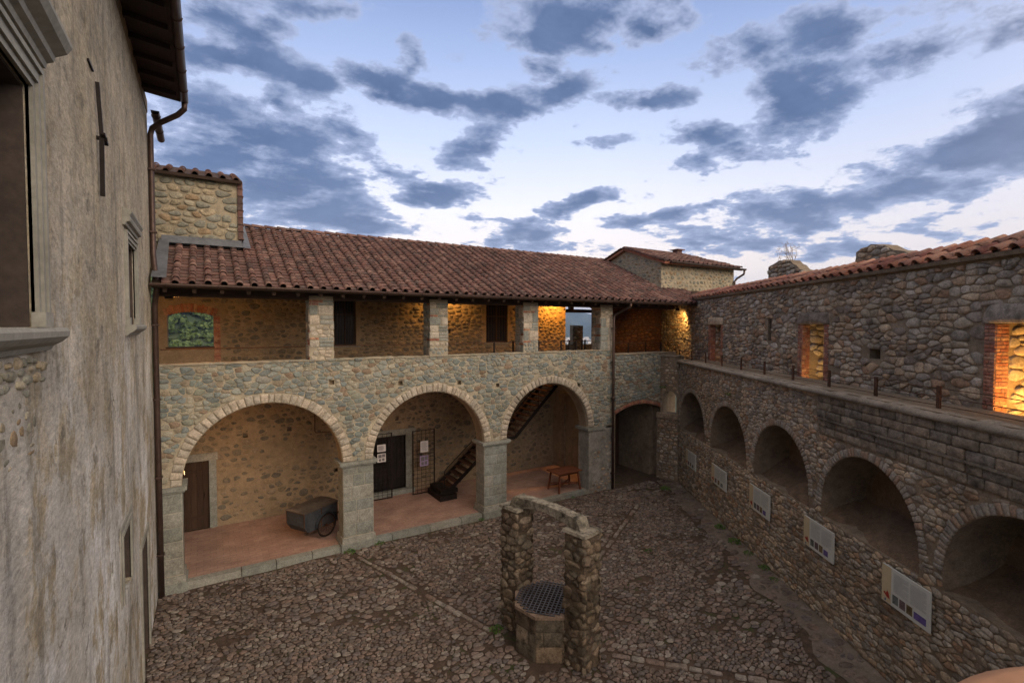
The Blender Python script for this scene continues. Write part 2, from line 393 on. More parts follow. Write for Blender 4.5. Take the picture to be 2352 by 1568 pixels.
def wood(name, col, axis=2, rough=.75, var=.4):
    m, t, bs, P = mat(name, rough); sc = [26, 26, 26]; sc[axis] = 1.6
    f = t.noise(t.scale(P, sc), 1.6, 6, .65); a = t.node('ShaderNodeAttribute', attribute_name='rnd')
    c = t.mix(1.0, col, t.ramp(f, [(.25, 1 - var), (.7, 1 + var * .7)]), 'MULTIPLY')
    c = t.mix(1.0, c, t.ramp(a.outputs['Fac'], [(0, .75), (1, 1.2)]), 'MULTIPLY')
    t.l.new(c, bs.inputs['Base Color']); bump(t, bs, f, .35, .01); return m

M = {}
M['stoneA'] = stone('facade_stone', [(.25, .25, .195), (.30, .28, .22), (.21, .23, .205), (.35, .32, .25), (.27, .275, .24), (.19, .205, .19), (.32, .29, .22), (.255, .185, .13), (.235, .25, .225), (.37, .335, .26), (.25, .255, .22), (.28, .265, .225), (.22, .235, .215), (.29, .235, .17), (.285, .29, .25), (.20, .22, .21)], dark=.35, bmp=.9)
M['mortarA'] = mortar('facade_mortar', (.43, .365, .265), amt=.35, bmp=1.0)
M['stoneB'] = stone('old_wall_stone', [(.34, .26, .185), (.42, .335, .245), (.27, .21, .155), (.36, .30, .225), (.50, .385, .265), (.30, .255, .21), (.39, .28, .185), (.22, .18, .145), (.44, .38, .31), (.34, .22, .14), (.26, .225, .185), (.38, .33, .26)], dark=.5, bmp=1.0, stain=(.5, .46, .41), stain_amt=.7)
M['mortarB'] = mortar('old_wall_mortar', (.26, .20, .14), amt=.5, bmp=1.0)
M['stoneC'] = stone('inner_stone', [(.19, .15, .10), (.15, .13, .10), (.27, .20, .125), (.21, .17, .12), (.13, .115, .09), (.24, .185, .13), (.17, .14, .10)], stain_amt=.2)
M['mortarC'] = mortar('inner_render', (.30, .225, .145), amt=.35, bmp=1.0)
M['stoneT'] = stone('tower_stone', [(.31, .26, .175), (.26, .24, .18), (.37, .30, .20), (.22, .21, .165), (.30, .215, .13), (.33, .29, .21), (.25, .24, .19)], dark=.45, bmp=1.0)
M['mortarT'] = mortar('tower_mortar', (.36, .30, .21), amt=.4)
M['vous'] = stone('arch_stone', [(.46, .385, .30), (.41, .35, .275), (.51, .425, .33), (.39, .34, .275), (.45, .39, .315)], dark=.35, bmp=1.0, stain_amt=.3)
M['ashlar'] = stone('grey_dressed_stone', [(.27, .27, .235), (.24, .245, .215), (.30, .29, .25), (.255, .265, .24)], dark=.3, bmp=.5, stain=(.55, .5, .42), stain_amt=.5)
M['ashjoint'] = mortar('dressed_joint', (.42, .38, .30))
M['brick'] = stone('old_brick', [(.32, .13, .08), (.37, .18, .115), (.28, .11, .075), (.40, .23, .15), (.34, .16, .11), (.26, .13, .10)], dark=.4, bmp=.8)
M['cobble'] = stone('cobblestone', [(.165, .125, .10), (.205, .165, .135), (.13, .105, .088), (.20, .145, .12), (.25, .205, .175), (.145, .122, .112), (.21, .15, .12), (.16, .13, .12), (.27, .235, .20), (.145, .11, .09), (.18, .145, .125), (.13, .10, .085), (.205, .155, .13), (.19, .14, .118)], dark=.55, bmp=1.0, stain=(.62, .56, .50), stain_amt=.6, rough=.8)
M['soil'] = mortar('paving_soil', (.10, .068, .05), amt=.5, bmp=1.0)
def mossy(m, thr=.60, col=(.045, .065, .02)):
    t = NT(m.node_tree); bs = t.n['Principled BSDF']; src = bs.inputs['Base Color'].links[0].from_socket; P = t.node('ShaderNodeNewGeometry').outputs['Position']
    f = t.ramp(t.noise(t.scale(P, (1, 1, 1), (5, 2, 0)), 1.6, 9, .75), [(thr, 0), (thr + .08, 1)])
    t.l.new(t.mix(t.math('MULTIPLY', f, .7), src, col), bs.inputs['Base Color'])
mossy(M['soil'], .54)
M['pave'] = mortar('gutter_strip', (.215, .172, .14), amt=.45, bmp=.9)
mossy(M['pave'], .60)
M['well'] = stone('well_stone', [(.17, .125, .09), (.24, .175, .12), (.12, .09, .065), (.20, .16, .115), (.28, .22, .16), (.14, .115, .085)], dark=.75, bmp=1.0, stain=(.38, .36, .28), stain_amt=.9)
M['wellm'] = mortar('well_mortar', (.15, .11, .075), amt=.6, bmp=1.2)
M['lich'] = stone('lichen_slab', [(.27, .24, .19), (.32, .285, .23)], dark=.9, bmp=1.0, stain=(.35, .31, .24), stain_amt=.9)
M['iron'] = plain('dark_iron', (.028, .022, .02), .55, .6)
M['rust'] = plain('rusted_steel', (.10, .05, .03), .8, .3, .45)
M['copper'] = plain('brown_gutter_metal', (.085, .055, .045), .45, .5, .3, 8)
M['lead'] = plain('lead_flashing', (.13, .135, .145), .5, .3, .3, 9, .5)
M['doorwood'] = wood('door_wood', (.055, .03, .018))
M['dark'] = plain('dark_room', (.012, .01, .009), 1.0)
M['beam'] = wood('beam_wood', (.05, .03, .02), 0)
M['table'] = wood('table_wood', (.13, .045, .022), 0, .6)
M['greyframe'] = plain('grey_window_stone', (.27, .26, .225), .8, 0, .2, 14, .3)
M['soffit'] = wood('soffit_wood', (.035, .02, .016), 1)
M['reveal'] = plain('dark_reveal', (.06, .045, .038), .8, 0, .3, 12)
M['terr'] = None

def tilemat(name, cols, lich=.5):
    m, t, bs, P = mat(name, .9); a = t.node('ShaderNodeAttribute', attribute_name='rnd'); n = len(cols)
    base = t.ramp(a.outputs['Fac'], [(i / n, c) for i, c in enumerate(cols)], 'CONSTANT')
    f = t.noise(P, 30, 6, .7); g = t.noise(P, 9, 6, .7); b = t.noise(P, 1.1, 4, .6)
    c = t.mix(1.0, base, t.ramp(f, [(.25, .65), (.75, 1.25)]), 'MULTIPLY')
    c = t.mix(t.math('MULTIPLY', t.ramp(t.noise(P, 14, 8, .75), [(.52, 0), (.62, 1)]), lich), c, (.33, .31, .26))
    c = t.mix(t.math('MULTIPLY', t.ramp(t.noise(P, 5, 6, .75), [(.52, 0), (.66, 1)]), .75), c, (.06, .045, .04))
    c = t.mix(1.0, c, t.ramp(b, [(.3, .7), (.7, 1.15)]), 'MULTIPLY')
    t.l.new(c, bs.inputs['Base Color']); bump(t, bs, f, .5, .01); return m
M['tile'] = tilemat('roof_tile', [(.145, .070, .056), (.165, .080, .064), (.12, .062, .052), (.19, .10, .08), (.13, .072, .060), (.15, .08, .068), (.10, .060, .052), (.21, .12, .095)], .28)
M['tileB'] = tilemat('coping_tile', [(.34, .13, .08), (.40, .17, .10), (.28, .11, .08), (.44, .23, .15), (.30, .15, .11)], .35)

def floor_mat():
    m, t, bs, P = mat('terracotta_floor', .75)
    br = t.node('ShaderNodeTexBrick'); t.l.new(P, br.inputs['Vector']); br.inputs['Scale'].default_value = 1
    br.inputs['Brick Width'].default_value = .3; br.inputs['Row Height'].default_value = .15; br.inputs['Mortar Size'].default_value = .006
    br.inputs['Color1'].default_value = (.33, .20, .155, 1); br.inputs['Color2'].default_value = (.38, .245, .19, 1); br.inputs['Mortar'].default_value = (.25, .17, .13, 1)
    f = t.noise(P, 25, 6, .7); g = t.noise(P, 1.6, 5, .65)
    c = t.mix(1.0, br.outputs[0], t.ramp(f, [(.25, .8), (.75, 1.2)]), 'MULTIPLY')
    c = t.mix(1.0, c, t.ramp(g, [(.3, .72), (.7, 1.15)]), 'MULTIPLY')
    t.l.new(c, bs.inputs['Base Color']); bump(t, bs, f, .2, .01); return m
M['terr'] = floor_mat()

def plaster_mat():
    m, t, bs, P = mat('old_plaster', .95)
    warp = t.noise(P, 3.0, 4, .6, out=1)
    wn = t.node('ShaderNodeVectorMath', operation='MULTIPLY_ADD'); t.l.new(warp, wn.inputs[0]); wn.inputs[1].default_value = (.0, .25, .25); t.l.new(P, wn.inputs[2]); Q = wn.outputs[0]
    st = t.noise(t.scale(Q, (1, .5, .5)), 4.2, 10, .76)
    st2 = t.noise(t.scale(Q, (1, .55, .38), (3, 1, 5)), 2.4, 10, .74)
    big = t.noise(t.scale(P, (1, 1, .6)), .55, 5, .6); fine = t.noise(t.scale(P, (1, .35, .9)), 26, 9, .85); mid = t.noise(t.scale(Q, (1, .45, .8)), 8, 9, .78)
    c = t.mix(t.ramp(st, [(.40, 0), (.58, 1)]), (.29, .245, .175), (.52, .43, .30))
    c = t.mix(t.math('MULTIPLY', t.ramp(mid, [(.45, 0), (.55, 1)]), .65), c, (.38, .335, .25))
    c = t.mix(t.math('MULTIPLY', t.ramp(t.noise(t.scale(Q, (1, .4, 1)), 16, 9, .8), [(.55, 0), (.64, 1)]), .7), c, (.17, .145, .11))
    sep = t.node('ShaderNodeSeparateXYZ'); t.l.new(P, sep.inputs[0])
    low = t.ramp(t.math('DIVIDE', sep.outputs[2], 8.0), [(.45, 1.0), (.78, .35), (1.0, .1)])
    wm = t.math('MULTIPLY', t.ramp(st2, [(.43, 0), (.51, 1)]), t.math('MULTIPLY', low, t.ramp(big, [(.35, .3), (.6, 1)])))
    c = t.mix(t.math('MULTIPLY', wm, .9), c, (.74, .74, .74))
    c = t.mix(t.math('MULTIPLY', t.ramp(t.noise(t.scale(Q, (1, 1.4, .16), (4, 8, 1)), 2.2, 9, .7), [(.53, 0), (.62, 1)]), .5), c, (.17, .155, .135))
    c = t.mix(t.ramp(t.noise(t.scale(Q, (1, .45, .55), (9, 4, 2)), 4, 10, .8), [(.56, 0), (.64, .8)]), c, (.16, .14, .11))
    c = t.mix(1.0, c, t.ramp(fine, [(.3, .5), (.5, 1), (.7, 1.45)]), 'MULTIPLY')
    c = t.mix(1.0, c, t.ramp(big, [(.3, .78), (.7, 1.15)]), 'MULTIPLY')
    t.l.new(c, bs.inputs['Base Color'])
    bump(t, bs, t.math('ADD', t.math('MULTIPLY', fine, .35), t.math('ADD', t.math('MULTIPLY', st, .5), mid)), 1.0, .04); return m
M['plaster'] = plaster_mat()
def leafmat(name, cols):
    m, t, bs, P = mat(name, .7); a = t.node('ShaderNodeAttribute', attribute_name='rnd')
    t.l.new(t.ramp(a.outputs['Fac'], [(i / (len(cols) - 1), c) for i, c in enumerate(cols)]), bs.inputs['Base Color']); return m
M['leaf'] = leafmat('weed_leaf', [(.035, .085, .02), (.07, .15, .03), (.13, .19, .04)])
M['forest'] = leafmat('forest_leaf', [(.02, .035, .015), (.05, .08, .025), (.10, .14, .04), (.07, .10, .04)])
def lampmat(name, col, st):
    m = bpy.data.materials.new(name); m.use_nodes = True; b = m.node_tree.nodes['Principled BSDF']
    b.inputs['Emission Color'].default_value = (*col, 1); b.inputs['Emission Strength'].default_value = st; return m
M['lamp'] = lampmat('lit_lens', (1, .62, .22), 12)
M['glassdark'] = plain('dark_window_glass', (.02, .022, .028), .15, 0, .1)

# ============================================================ GROUND
CG = MB()
poly = [(-1.2, 13.9), (17.2, 13.9), B(-1, .3, 0)[:2], B(24, .3, 0)[:2], (-1.2, -7)]
g = bpy.data.objects
def court_h(x, y): return .02 * np.sin(x * .9 + 1) * np.cos(y * .7) + .008 * np.sin(x * 3.1 + y * 2.3)
nx, ny = 90, 90
gx = np.linspace(-1.3, 19, nx); gy = np.linspace(-8, 17.0, ny); GX, GY = np.meshgrid(gx, gy)
V = np.stack([GX.ravel(), GY.ravel(), court_h(GX, GY).ravel() - .02], -1)
idx = np.arange(nx * ny).reshape(ny, nx)
F = np.stack([idx[:-1, :-1].ravel(), idx[:-1, 1:].ravel(), idx[1:, 1:].ravel(), idx[1:, :-1].ravel()], -1)
CG.add(V, F, .5, 0, True)
us = np.linspace(.9, 21, 90); st_ = np.array([[(*B(u, -o, 0)[:2],) for o in (.0, .25, .5, .72 + .12 * math.sin(u * 2.3) + .07 * math.sin(u * 5.1))] for u in us]).reshape(-1, 2)
CG.add(np.stack([st_[:, 0], st_[:, 1], .02 * np.sin(st_[:, 0] * .9 + 1) * np.cos(st_[:, 1] * .7) + .008 * np.sin(st_[:, 0] * 3.1 + st_[:, 1] * 2.3) - .008], -1), [(i * 4 + j, i * 4 + j + 1, (i + 1) * 4 + j + 1, (i + 1) * 4 + j) for i in range(89) for j in range(3)], .5, 3, True)
def bdist(x, y): return (x - BO[0]) * BN[0] + (y - BO[1]) * BN[1]      # distance in front of the right-hand wall
def fg(u, v, h): return np.stack([u, v, h + court_h(u, v)], -1)
edge = lambda u, v: .78 + .22 * np.sin(u * 1.7 + v) + .12 * np.sin(v * 4.1)
LINES = [((6.5, 6.8), (9.9, 3.2)), ((6.6, 8.5), (12.6, 12.0)), ((4.9, 8.7), (3.3, 13.7)), ((4.9, 7.1), (-.9, 4.2))]
def linedist(u, v):
    d = np.full(np.shape(u), 9.0)
    for (xa, ya), (xb, yb) in LINES:
        L = math.hypot(xb - xa, yb - ya); ex, ey = (xb - xa) / L, (yb - ya) / L
        t = np.clip((u - xa) * ex + (v - ya) * ey, 0, L); d = np.minimum(d, np.hypot(u - xa - t * ex, v - ya - t * ey))
    return d
def mreg(u, v): return np.sin(u * 1.1 + 2 * np.sin(v * .6)) + np.sin(v * 1.4 + 1.5 * np.sin(u * .8)) + .3 * np.sin(u * 5 + v * 3)
def gbase(u, v): return (bdist(u, v) > edge(u, v)) & ~((abs(u - 5.65) < .62) & (abs(v - 7.75) < .7)) & (linedist(u, v) > .10)
patch = lambda u, v: np.where(np.sin(u * 2.3 + 1.7 * np.sin(v * 1.9)) + np.sin(v * 2.9 + u) > 1.35, .6, 1.0)
rg_ = ((1, -.7), (.94, .75), (.75, .98))
rubble(CG, fg, -1.05, 16.6, 3.2, 13.85, .105, .075, lambda u, v: gbase(u, v) & (mreg(u, v) > -.2), .010, 9, 3, .03, .16, .42, .38, (.78, 1.04), .7, 1, rg_, .6, keep=patch, soft=30)
rubble(CG, fg, -1.05, 16.6, 3.2, 13.85, .155, .10, lambda u, v: gbase(u, v) & (mreg(u, v) <= -.2), .011, 10, 8, .03, .20, .42, .38, (.75, 1.04), .7, 1, rg_, .5, keep=patch, soft=30)
rngL = np.random.default_rng(77)
for (xa, ya), (xb, yb) in LINES:
    L = math.hypot(xb - xa, yb - ya); ex, ey = (xb - xa) / L, (yb - ya) / L; t = 0.0; OL = []
    while t < L:
        w = rngL.uniform(.16, .42); hw = rngL.uniform(.05, .085)
        if rngL.random() < .8: OL.append(rquad([(t, -hw), (t + w, -hw * rngL.uniform(.8, 1.1)), (t + w, hw), (t, hw * rngL.uniform(.8, 1.1))], .01, .03))
        t += w
    def fl(u, v, h, xa=xa, ya=ya, ex=ex, ey=ey): return fg(xa + ex * u - ey * v, ya + ey * u + ex * v, h)
    pillows(CG, np.array(OL), rngL.uniform(.012, .03, len(OL)), fl, rg_, .1, rngL, rngL.choice([.1, .3, .45, .62, .9], len(OL)), 1, tilt=.2)
# larger smoother stones along the foot of the wall
rubble(CG, fg, 5, 16.6, 2, 13.85, .22, .15, lambda u, v: (bdist(u, v) < edge(u, v) - .05) & (bdist(u, v) > .04), .007, 10, 5, .05, .45, .4, .4, (.7, 1.0), .6, 2, ((1, -.3), (.9, .6), (.6, .97)), .3)
ground = CG.build('courtyard_ground', [M['soil'], M['cobble'], M['cobble'], M['pave']], kind='structure')
# loose long stones
def one(name, label, cat, fn, group=None, **kw):
    mb = MB(); mats = fn(mb); return mb.build(name, mats, label=label, cat=cat, group=group, **kw)

# ============================================================ FACADE A (arcaded wing)
wing = thing('arcaded_wing', 'stone wing with three round arches and an open gallery under a long tiled roof', 'building', loc=(6, 13.95, 0))
wing_off = Matrix.Translation((-6, -13.95, 0))
def put(o):      # keep world placement under a parent that is not at the origin
    return o
class P_:        # parent wrapper: children built in world coordinates
    pass
def par(o, root):
    o.parent = root; o.matrix_parent_inverse = Matrix.Translation(root.location).inverted(); return o
LASTWALL = {}
def childb(mb, name, mats, root, label=None):
    o = mb.build(name, mats); par(o, root)
    if name in ('wall_stones', 'masonry_stones') and root.name in LASTWALL:   # the stones belong to the wall they face
        t = LASTWALL[root.name]
        with bpy.context.temp_override(active_object=t, selected_editable_objects=[t, o], selected_objects=[t, o], object=t):
            bpy.ops.object.join()
        return t
    if label: o['label'] = label
    return o
def childslab(frame, outer, holes, thick, name, m, root, front=0.0, label=None):
    o = slab(frame, outer, holes, thick, name, m, None, front); par(o, root); LASTWALL[root.name] = o
    if label: o['label'] = label
    return o
ARCH = [(1.31, 1.86), (5.83, 1.82), (10.3, 1.80)]; VS = 2.46
def seg_arch(c, hw, vs, rise, vb, n=14):
    Rr = (hw * hw + rise * rise) / (2 * rise); a = math.asin(hw / Rr)
    return [(c - hw, vb)] + [(c + Rr * math.sin(-a + 2 * a * i / n), vs + rise - Rr + Rr * math.cos(-a + 2 * a * i / n)) for i in range(n + 1)] + [(c + hw, vb)]
PX0, PX1 = 13.42, 15.92
portal = seg_arch((PX0 + PX1) / 2 + .1, (PX1 - PX0) / 2 + .1, 2.86, .30, -.2)
PR = None
holesA = [(6.76, 4.5), (8.16, 4.33), (11.63, 4.1), (4.84, 4.6), (2.9, 4.75)]
TOPA = 5.38
# upper spandrel wall above piers (bottom at capitals)
fa = fy(YA)
bot = VS
outer = [(-.98, bot)]
for c, r in ARCH:
    outer += [(c - r * math.cos(PI * i / 32), VS + r * math.sin(PI * i / 32)) for i in range(33)]
outer += [(13.3, bot), (13.3, TOPA), (-.98, TOPA)]
childslab(fa, outer, [rect(x - .07, z - .06, x + .07, z + .07) for x, z in holesA], .14, 'arcade_wall', M['mortarA'], wing)
childslab(fa, [(u, v) for u, v in outer], [], .42, 'arcade_wall', M['mortarC'], wing, front=-.14)
def in_arch(u, v, extra=0.0):
    m = np.zeros(np.shape(u), bool)
    for c, r in ARCH:
        m |= ((u - c) ** 2 + (v - VS) ** 2 < (r + extra) ** 2) | ((abs(u - c) < r + extra) & (v < VS))
    return m
def notholeA(u, v):
    m = np.ones(np.shape(u), bool)
    for x, z in holesA: m &= ~((abs(u - x) < .085) & (abs(v - z) < .08))
    return m
SM = MB()
rubble(SM, fa, -.98, 13.3, VS + .03, TOPA + .02, .175, .10, lambda u, v: ~in_arch(u, v, .27) & notholeA(u, v), .020, 16, 11, .032, .24, .38, .33, (.93, 1.02), .5, 0, ((1, -.3), (.94, .7), (.8, .97)), .35, soft=40)
childb(SM, 'wall_stones', M['stoneA'], wing)
for k, (c, r) in enumerate(ARCH):
    VM = MB(); voussoirs(VM, fa, c, VS, r, r + .26, .02, PI - .02, 36, .035, 20 + k)
    # soffit blocks of the arch
    e = np.linspace(0, PI, 34)
    childb(VM, 'arch_ring', M['vous'], wing)
# section right of the downpipe
fa2 = fy(YA - .04)
TOP2 = 5.2
childslab(fa2, rect(13.3, -.3, 16.9, TOP2), [portal], .14, 'corner_wall', M['mortarB'], wing)
childslab(fa2, rect(13.3, -.3, 16.9, TOP2), [portal], .46, 'corner_wall', M['mortarB'], wing, front=-.14)
SM = MB()
pc_, phw = (PX0 + PX1) / 2 + .1, (PX1 - PX0) / 2 + .1
def notportal(u, v, e=.1):
    hw = phw + e; Rr = (phw ** 2 + .3 ** 2) / .6
    return ~((abs(u - pc_) < hw) & (v < 2.86 + .3 - Rr + np.sqrt(np.maximum((Rr + e) ** 2 - (u - pc_) ** 2, 0))))
rubble(SM, fa2, 13.3, 16.2, 0, TOP2, .175, .095, lambda u, v: notportal(u, v, .17), .022, 16, 31, .03, .22, .38, .32, (.93, 1.02), .4, 0, ((1, -.3), (.94, .7), (.8, .97)), .35, soft=40)
childb(SM, 'wall_stones', M['stoneA'], wing)
VM = MB(); Rr = (phw ** 2 + .3 ** 2) / .6; aa = math.asin(phw / Rr)
voussoirs(VM, fa2, pc_, 3.16 - Rr, Rr, Rr + .15, PI / 2 - aa, PI / 2 + aa, 42, .02, 33, .004)
childb(VM, 'brick_arch', M['brick'], wing)
# portal interior
PM = MB()
PM.box((13.2, YA + .5, -.3), (13.42, YA + 2.6, 3.4)); PM.box((15.92, YA + .5, -.3), (17.5, YA + 2.6, 3.4)); PM.box((13.0, YA + 2.6, -.3), (17.5, YA + 2.8, 3.4)); PM.box((13.0, YA + .56, 3.3), (17.5, YA + 2.6, 3.45))
childb(PM, 'portal_passage', M['mortarB'], wing)
DM = MB(); DM.box((13.45, YA + 2.3, -.05), (15.9, YA + 2.4, 3.28)); childb(DM, 'portal_door', M['doorwood'], wing, 'dark door deep inside the brick-arched portal')
# parapet coping (mortar cap, slightly wavy)
def cap(frame, u0, u1, v, t, d0, d1, n, amp, seed, m=None, bulge=.02):
    rng = np.random.default_rng(seed); mb = MB(); us = np.linspace(u0, u1, n); V = []
    for u in us:
        a = rng.normal(0, amp, 4)
        V += [(u, v - t, d0), (u, v + a[0] - .01, d0 + bulge + a[1]), (u, v + t * .5 + a[2], (d0 + d1) / 2), (u, v + a[3], d1), (u, v - t, d1)]
    V = np.array(V); W_ = frame(V[:, 0], V[:, 1], V[:, 2]); F = []
    for i in range(n - 1):
        for j in range(5): F.append((i * 5 + j, i * 5 + (j + 1) % 5, (i + 1) * 5 + (j + 1) % 5, (i + 1) * 5 + j))
    F += [(0, 1, 2, 3, 4), tuple(range((n - 1) * 5 + 4, (n - 1) * 5 - 1, -1))]
    mb.add(W_, F, .5, 0, True); return mb
childb(cap(fa, -.98, 13.28, TOPA, .03, .025, -.57, 90, .009, 3), 'parapet_coping', M['mortarA'], wing)
childb(cap(fa2, 13.3, 16.35, TOP2, .03, .03, -.62, 26, .008, 4), 'parapet_coping', M['mortarA'], wing)
# piers --------------------------------------------------------------
def pier(x0, x1, sides=(True, True), depth=.58, mkey='ashlar'):
    mb = MB()
    mb.box((x0, YA, -.1), (x1, YA + depth, VS - .1), rnd=.5, mat=1)
    ashlar(mb, fa, x0, x1, .38, VS - .12, .42, .36, .008, int(x0 * 10) + 50, .006)
    if sides[0]: ashlar(mb, fxm(x0), YA, YA + depth, .38, VS - .12, .5, .36, .008, int(x0 * 10) + 60, .006)
    if sides[1]: ashlar(mb, fx(x1), YA, YA + depth, .38, VS - .12, .5, .36, .008, int(x0 * 10) + 70, .006)
    e0 = .05 if sides[0] else 0; e1 = .05 if sides[1] else 0
    mb.box((x0 - e0 * 1.6, YA - .09, -.1), (x1 + e1 * 1.6, YA + depth + .06, .2), rnd=.3)
    mb.box((x0 - e0, YA - .055, .2), (x1 + e1, YA + depth + .04, .36), rnd=.7, taper=.012)
    childb(mb, 'pier', [M['ashlar'], M['ashjoint']], wing)
    cb = MB(); cb.box((x0 - e0 * 1.3, YA - .06, VS - .10), (x1 + e1 * 1.3, YA + depth + .06, VS - .05), rnd=.4)
    cb.box((x0 - e0 * 2.1, YA - .1, VS - .05), (x1 + e1 * 2.1, YA + depth + .09, VS + .035), rnd=.2)
    childb(cb, 'pier_capital', M['ashlar'], wing)
pier(-.98, -.55, (False, True)); pier(3.17, 4.01); pier(7.65, 8.5)
# last pier: plastered, wide
mb = MB(); mb.box((12.1, YA - .02, -.1), (13.3, YA + .58, VS - .09), rnd=.4)
childb(mb, 'pier', mortar('pale_stained_render', (.33, .31, .27), .6, .55, 1.0), wing, 'wide plastered end pier with pale streaks')
cb = MB(); cb.box((12.0, YA - .09, VS - .09), (12.9, YA + .66, VS + .03)); childb(cb, 'pier_capital', M['ashlar'], wing)
SM = MB(); rubble(SM, fy(YA - .02), 12.1, 13.3, 0.0, VS - .1, .2, .12, None, .012, 10, 36, .1, .3, .3, .25, (.6, .95), .3, 0, keep=lambda u, v: np.where((u > 12.95) | (v < .45), .95, .12)); childb(SM, 'wall_stones', M['stoneB'], wing)
# arcade floor and kerb
fm = MB(); fm.box((-1.2, YA + .22, -.2), (13.3, 17.5, .14)); childb(fm, 'arcade_floor', M['terr'], wing)
km = MB(); rng = np.random.default_rng(5); x = -.5
OL = []
while x < 13.2:
    w = rng.uniform(.6, 1.3); w = min(w, 13.25 - x); km.box((x + .004, YA - .02, -.15), (x + w - .004, YA + .215, .145 + rng.uniform(-.006, .006)), rnd=rng.random(), taper=.006); x += w
childb(km, 'kerb', M['ashlar'], wing)
# back wall of the arcade --------------------------------------------
YB = 17.42; fbk = fy(YB)
hb = [(1.0, 2.86), (2.27, 2.92), (3.79, 2.97), (3.72, 1.33), (5.9, 2.9), (.2, 1.9)]
d1 = rect(-.95, .14, .01, 2.22); d2 = rect(4.95, .3, 6.22, 2.28)
childslab(fbk, rect(-1.2, -.1, 13.4, 4.35), [d1, d2] + [rect(x - .07, z - .07, x + .07, z + .07) for x, z in hb[:5]], .2, 'back_wall', M['mortarC'], wing)
bm = MB(); bm.box((-1.2, YB + .2, -.1), (13.4, YB + .5, 4.35)); childb(bm, 'back_wall', M['mortarC'], wing)
SM = MB()
def clus(u, v): return np.clip(.85 + .5 * np.sin(u * 1.1 + 1.3 * np.sin(v * 1.7)) * np.cos(v * 1.3 + u * .4) + .25 * np.sin(u * 3.1 + v * 2.2), .12, .98)
def bkok(u, v): return ~((u < .2) & (v < 2.45)) & ~((u > 4.75) & (u < 6.45) & (v < 2.5)) & np.all([~((abs(u - x) < .09) & (abs(v - z) < .09)) for x, z in hb], axis=0)
rubble(SM, fbk, -1.1, 12.9, .25, 4.3, .25, .15, bkok, .016, 11, 41, .05, .12, .38, .32, (.4, 1.02), .5, 0, ((1, -.5), (.88, .7), (.6, 1)), .2, keep=clus)
childb(SM, 'wall_stones', M['stoneC'], wing)
em = MB(); em.box((13.05, YA + .4, -.1), (13.25, YB + .2, 4.3)); childb(em, 'end_wall', M['mortarC'], wing)
em = MB(); em.box((-1.25, YA + .5, -.1), (-1.08, YB, 4.3)); childb(em, 'end_wall', M['mortarC'], wing)
# doors
def plank_door(x0, x1, z0, z1, y, n, m, root, name='door', label=None):
    mb = MB(); w = (x1 - x0) / n
    for i in range(n): mb.box((x0 + i * w + .003, y, z0), (x0 + (i + 1) * w - .003, y + .04, z1), rnd=random.random())
    for z in (z0 + .3, z1 - .35): mb.box((x0 + .02, y - .015, z), (x1 - .02, y, z + .09), rnd=.3)
    d = childb(mb, name, m, root, label); return d
def handle(x, y, z, door):
    mb = MB(); mb.tube([(x, y, z - .06), (x, y - .04, z - .05), (x, y - .04, z + .05), (x, y, z + .06)], .008, 6)
    o = mb.build('handle', M['iron']); o.parent = door; return o
d = plank_door(-.93, 0.0, .14, 2.2, YB + .1, 6, M['doorwood'], wing, 'door', 'brown plank door beside the left pier'); handle(-.12, YB + .085, 1.15, d)
sm = MB(); sm.box((0.01, YB - .03, .14), (.2, YB + .12, 2.22)); sm.box((-1.05, YB - .035, 2.22), (.24, YB + .12, 2.45)); childb(sm, 'door_surround', M['ashlar'], wing)
sm = MB(); sm.box((6.22, YB - .03, .14), (6.45, YB + .12, 2.28)); sm.box((4.72, YB - .03, .14), (4.95, YB + .12, 2.28)); sm.box((4.6, YB - .035, 2.28), (6.6, YB + .12, 2.5)); sm.box((4.7, YB - .22, .14), (6.5, YB + .12, .3)); childb(sm, 'door_surround', M['ashlar'], wing)
d = plank_door(4.95, 5.58, .3, 2.28, YB + .12, 4, M['iron'], wing, 'door', 'nearly black double door behind the iron grilles'); handle(5.5, YB + .105, 1.2, d)
d = plank_door(5.59, 6.22, .3, 2.28, YB + .12, 4, M['iron'], wing, 'door', 'nearly black double door leaf by the open grille'); handle(5.68, YB + .105, 1.2, d)
mb = MB(); mb.tube([(3.05, YB - .02, 4.3), (3.05, YB - .02, 2.75), (3.1, YB - .02, 2.7), (4.3, YB - .02, 2.66)], .012, 6); childb(mb, 'wall_conduit', M['rust'], wing)
# ceiling / gallery floor
STX = (11.35, 13.0, 15.9, 16.95)
cm = MB()
cm.box((-1.2, YA + .58, 4.33), (STX[0], YB + .2, 4.47)); cm.box((STX[1], YA + .58, 4.33), (17.5, YB + .2, 4.47)); cm.box((STX[0], YA + .58, 4.33), (STX[1], STX[2], 4.47)); cm.box((STX[0], STX[3], 4.33), (STX[1], YB + .2, 4.47))
childb(cm, 'gallery_floor', M['mortarC'], wing)
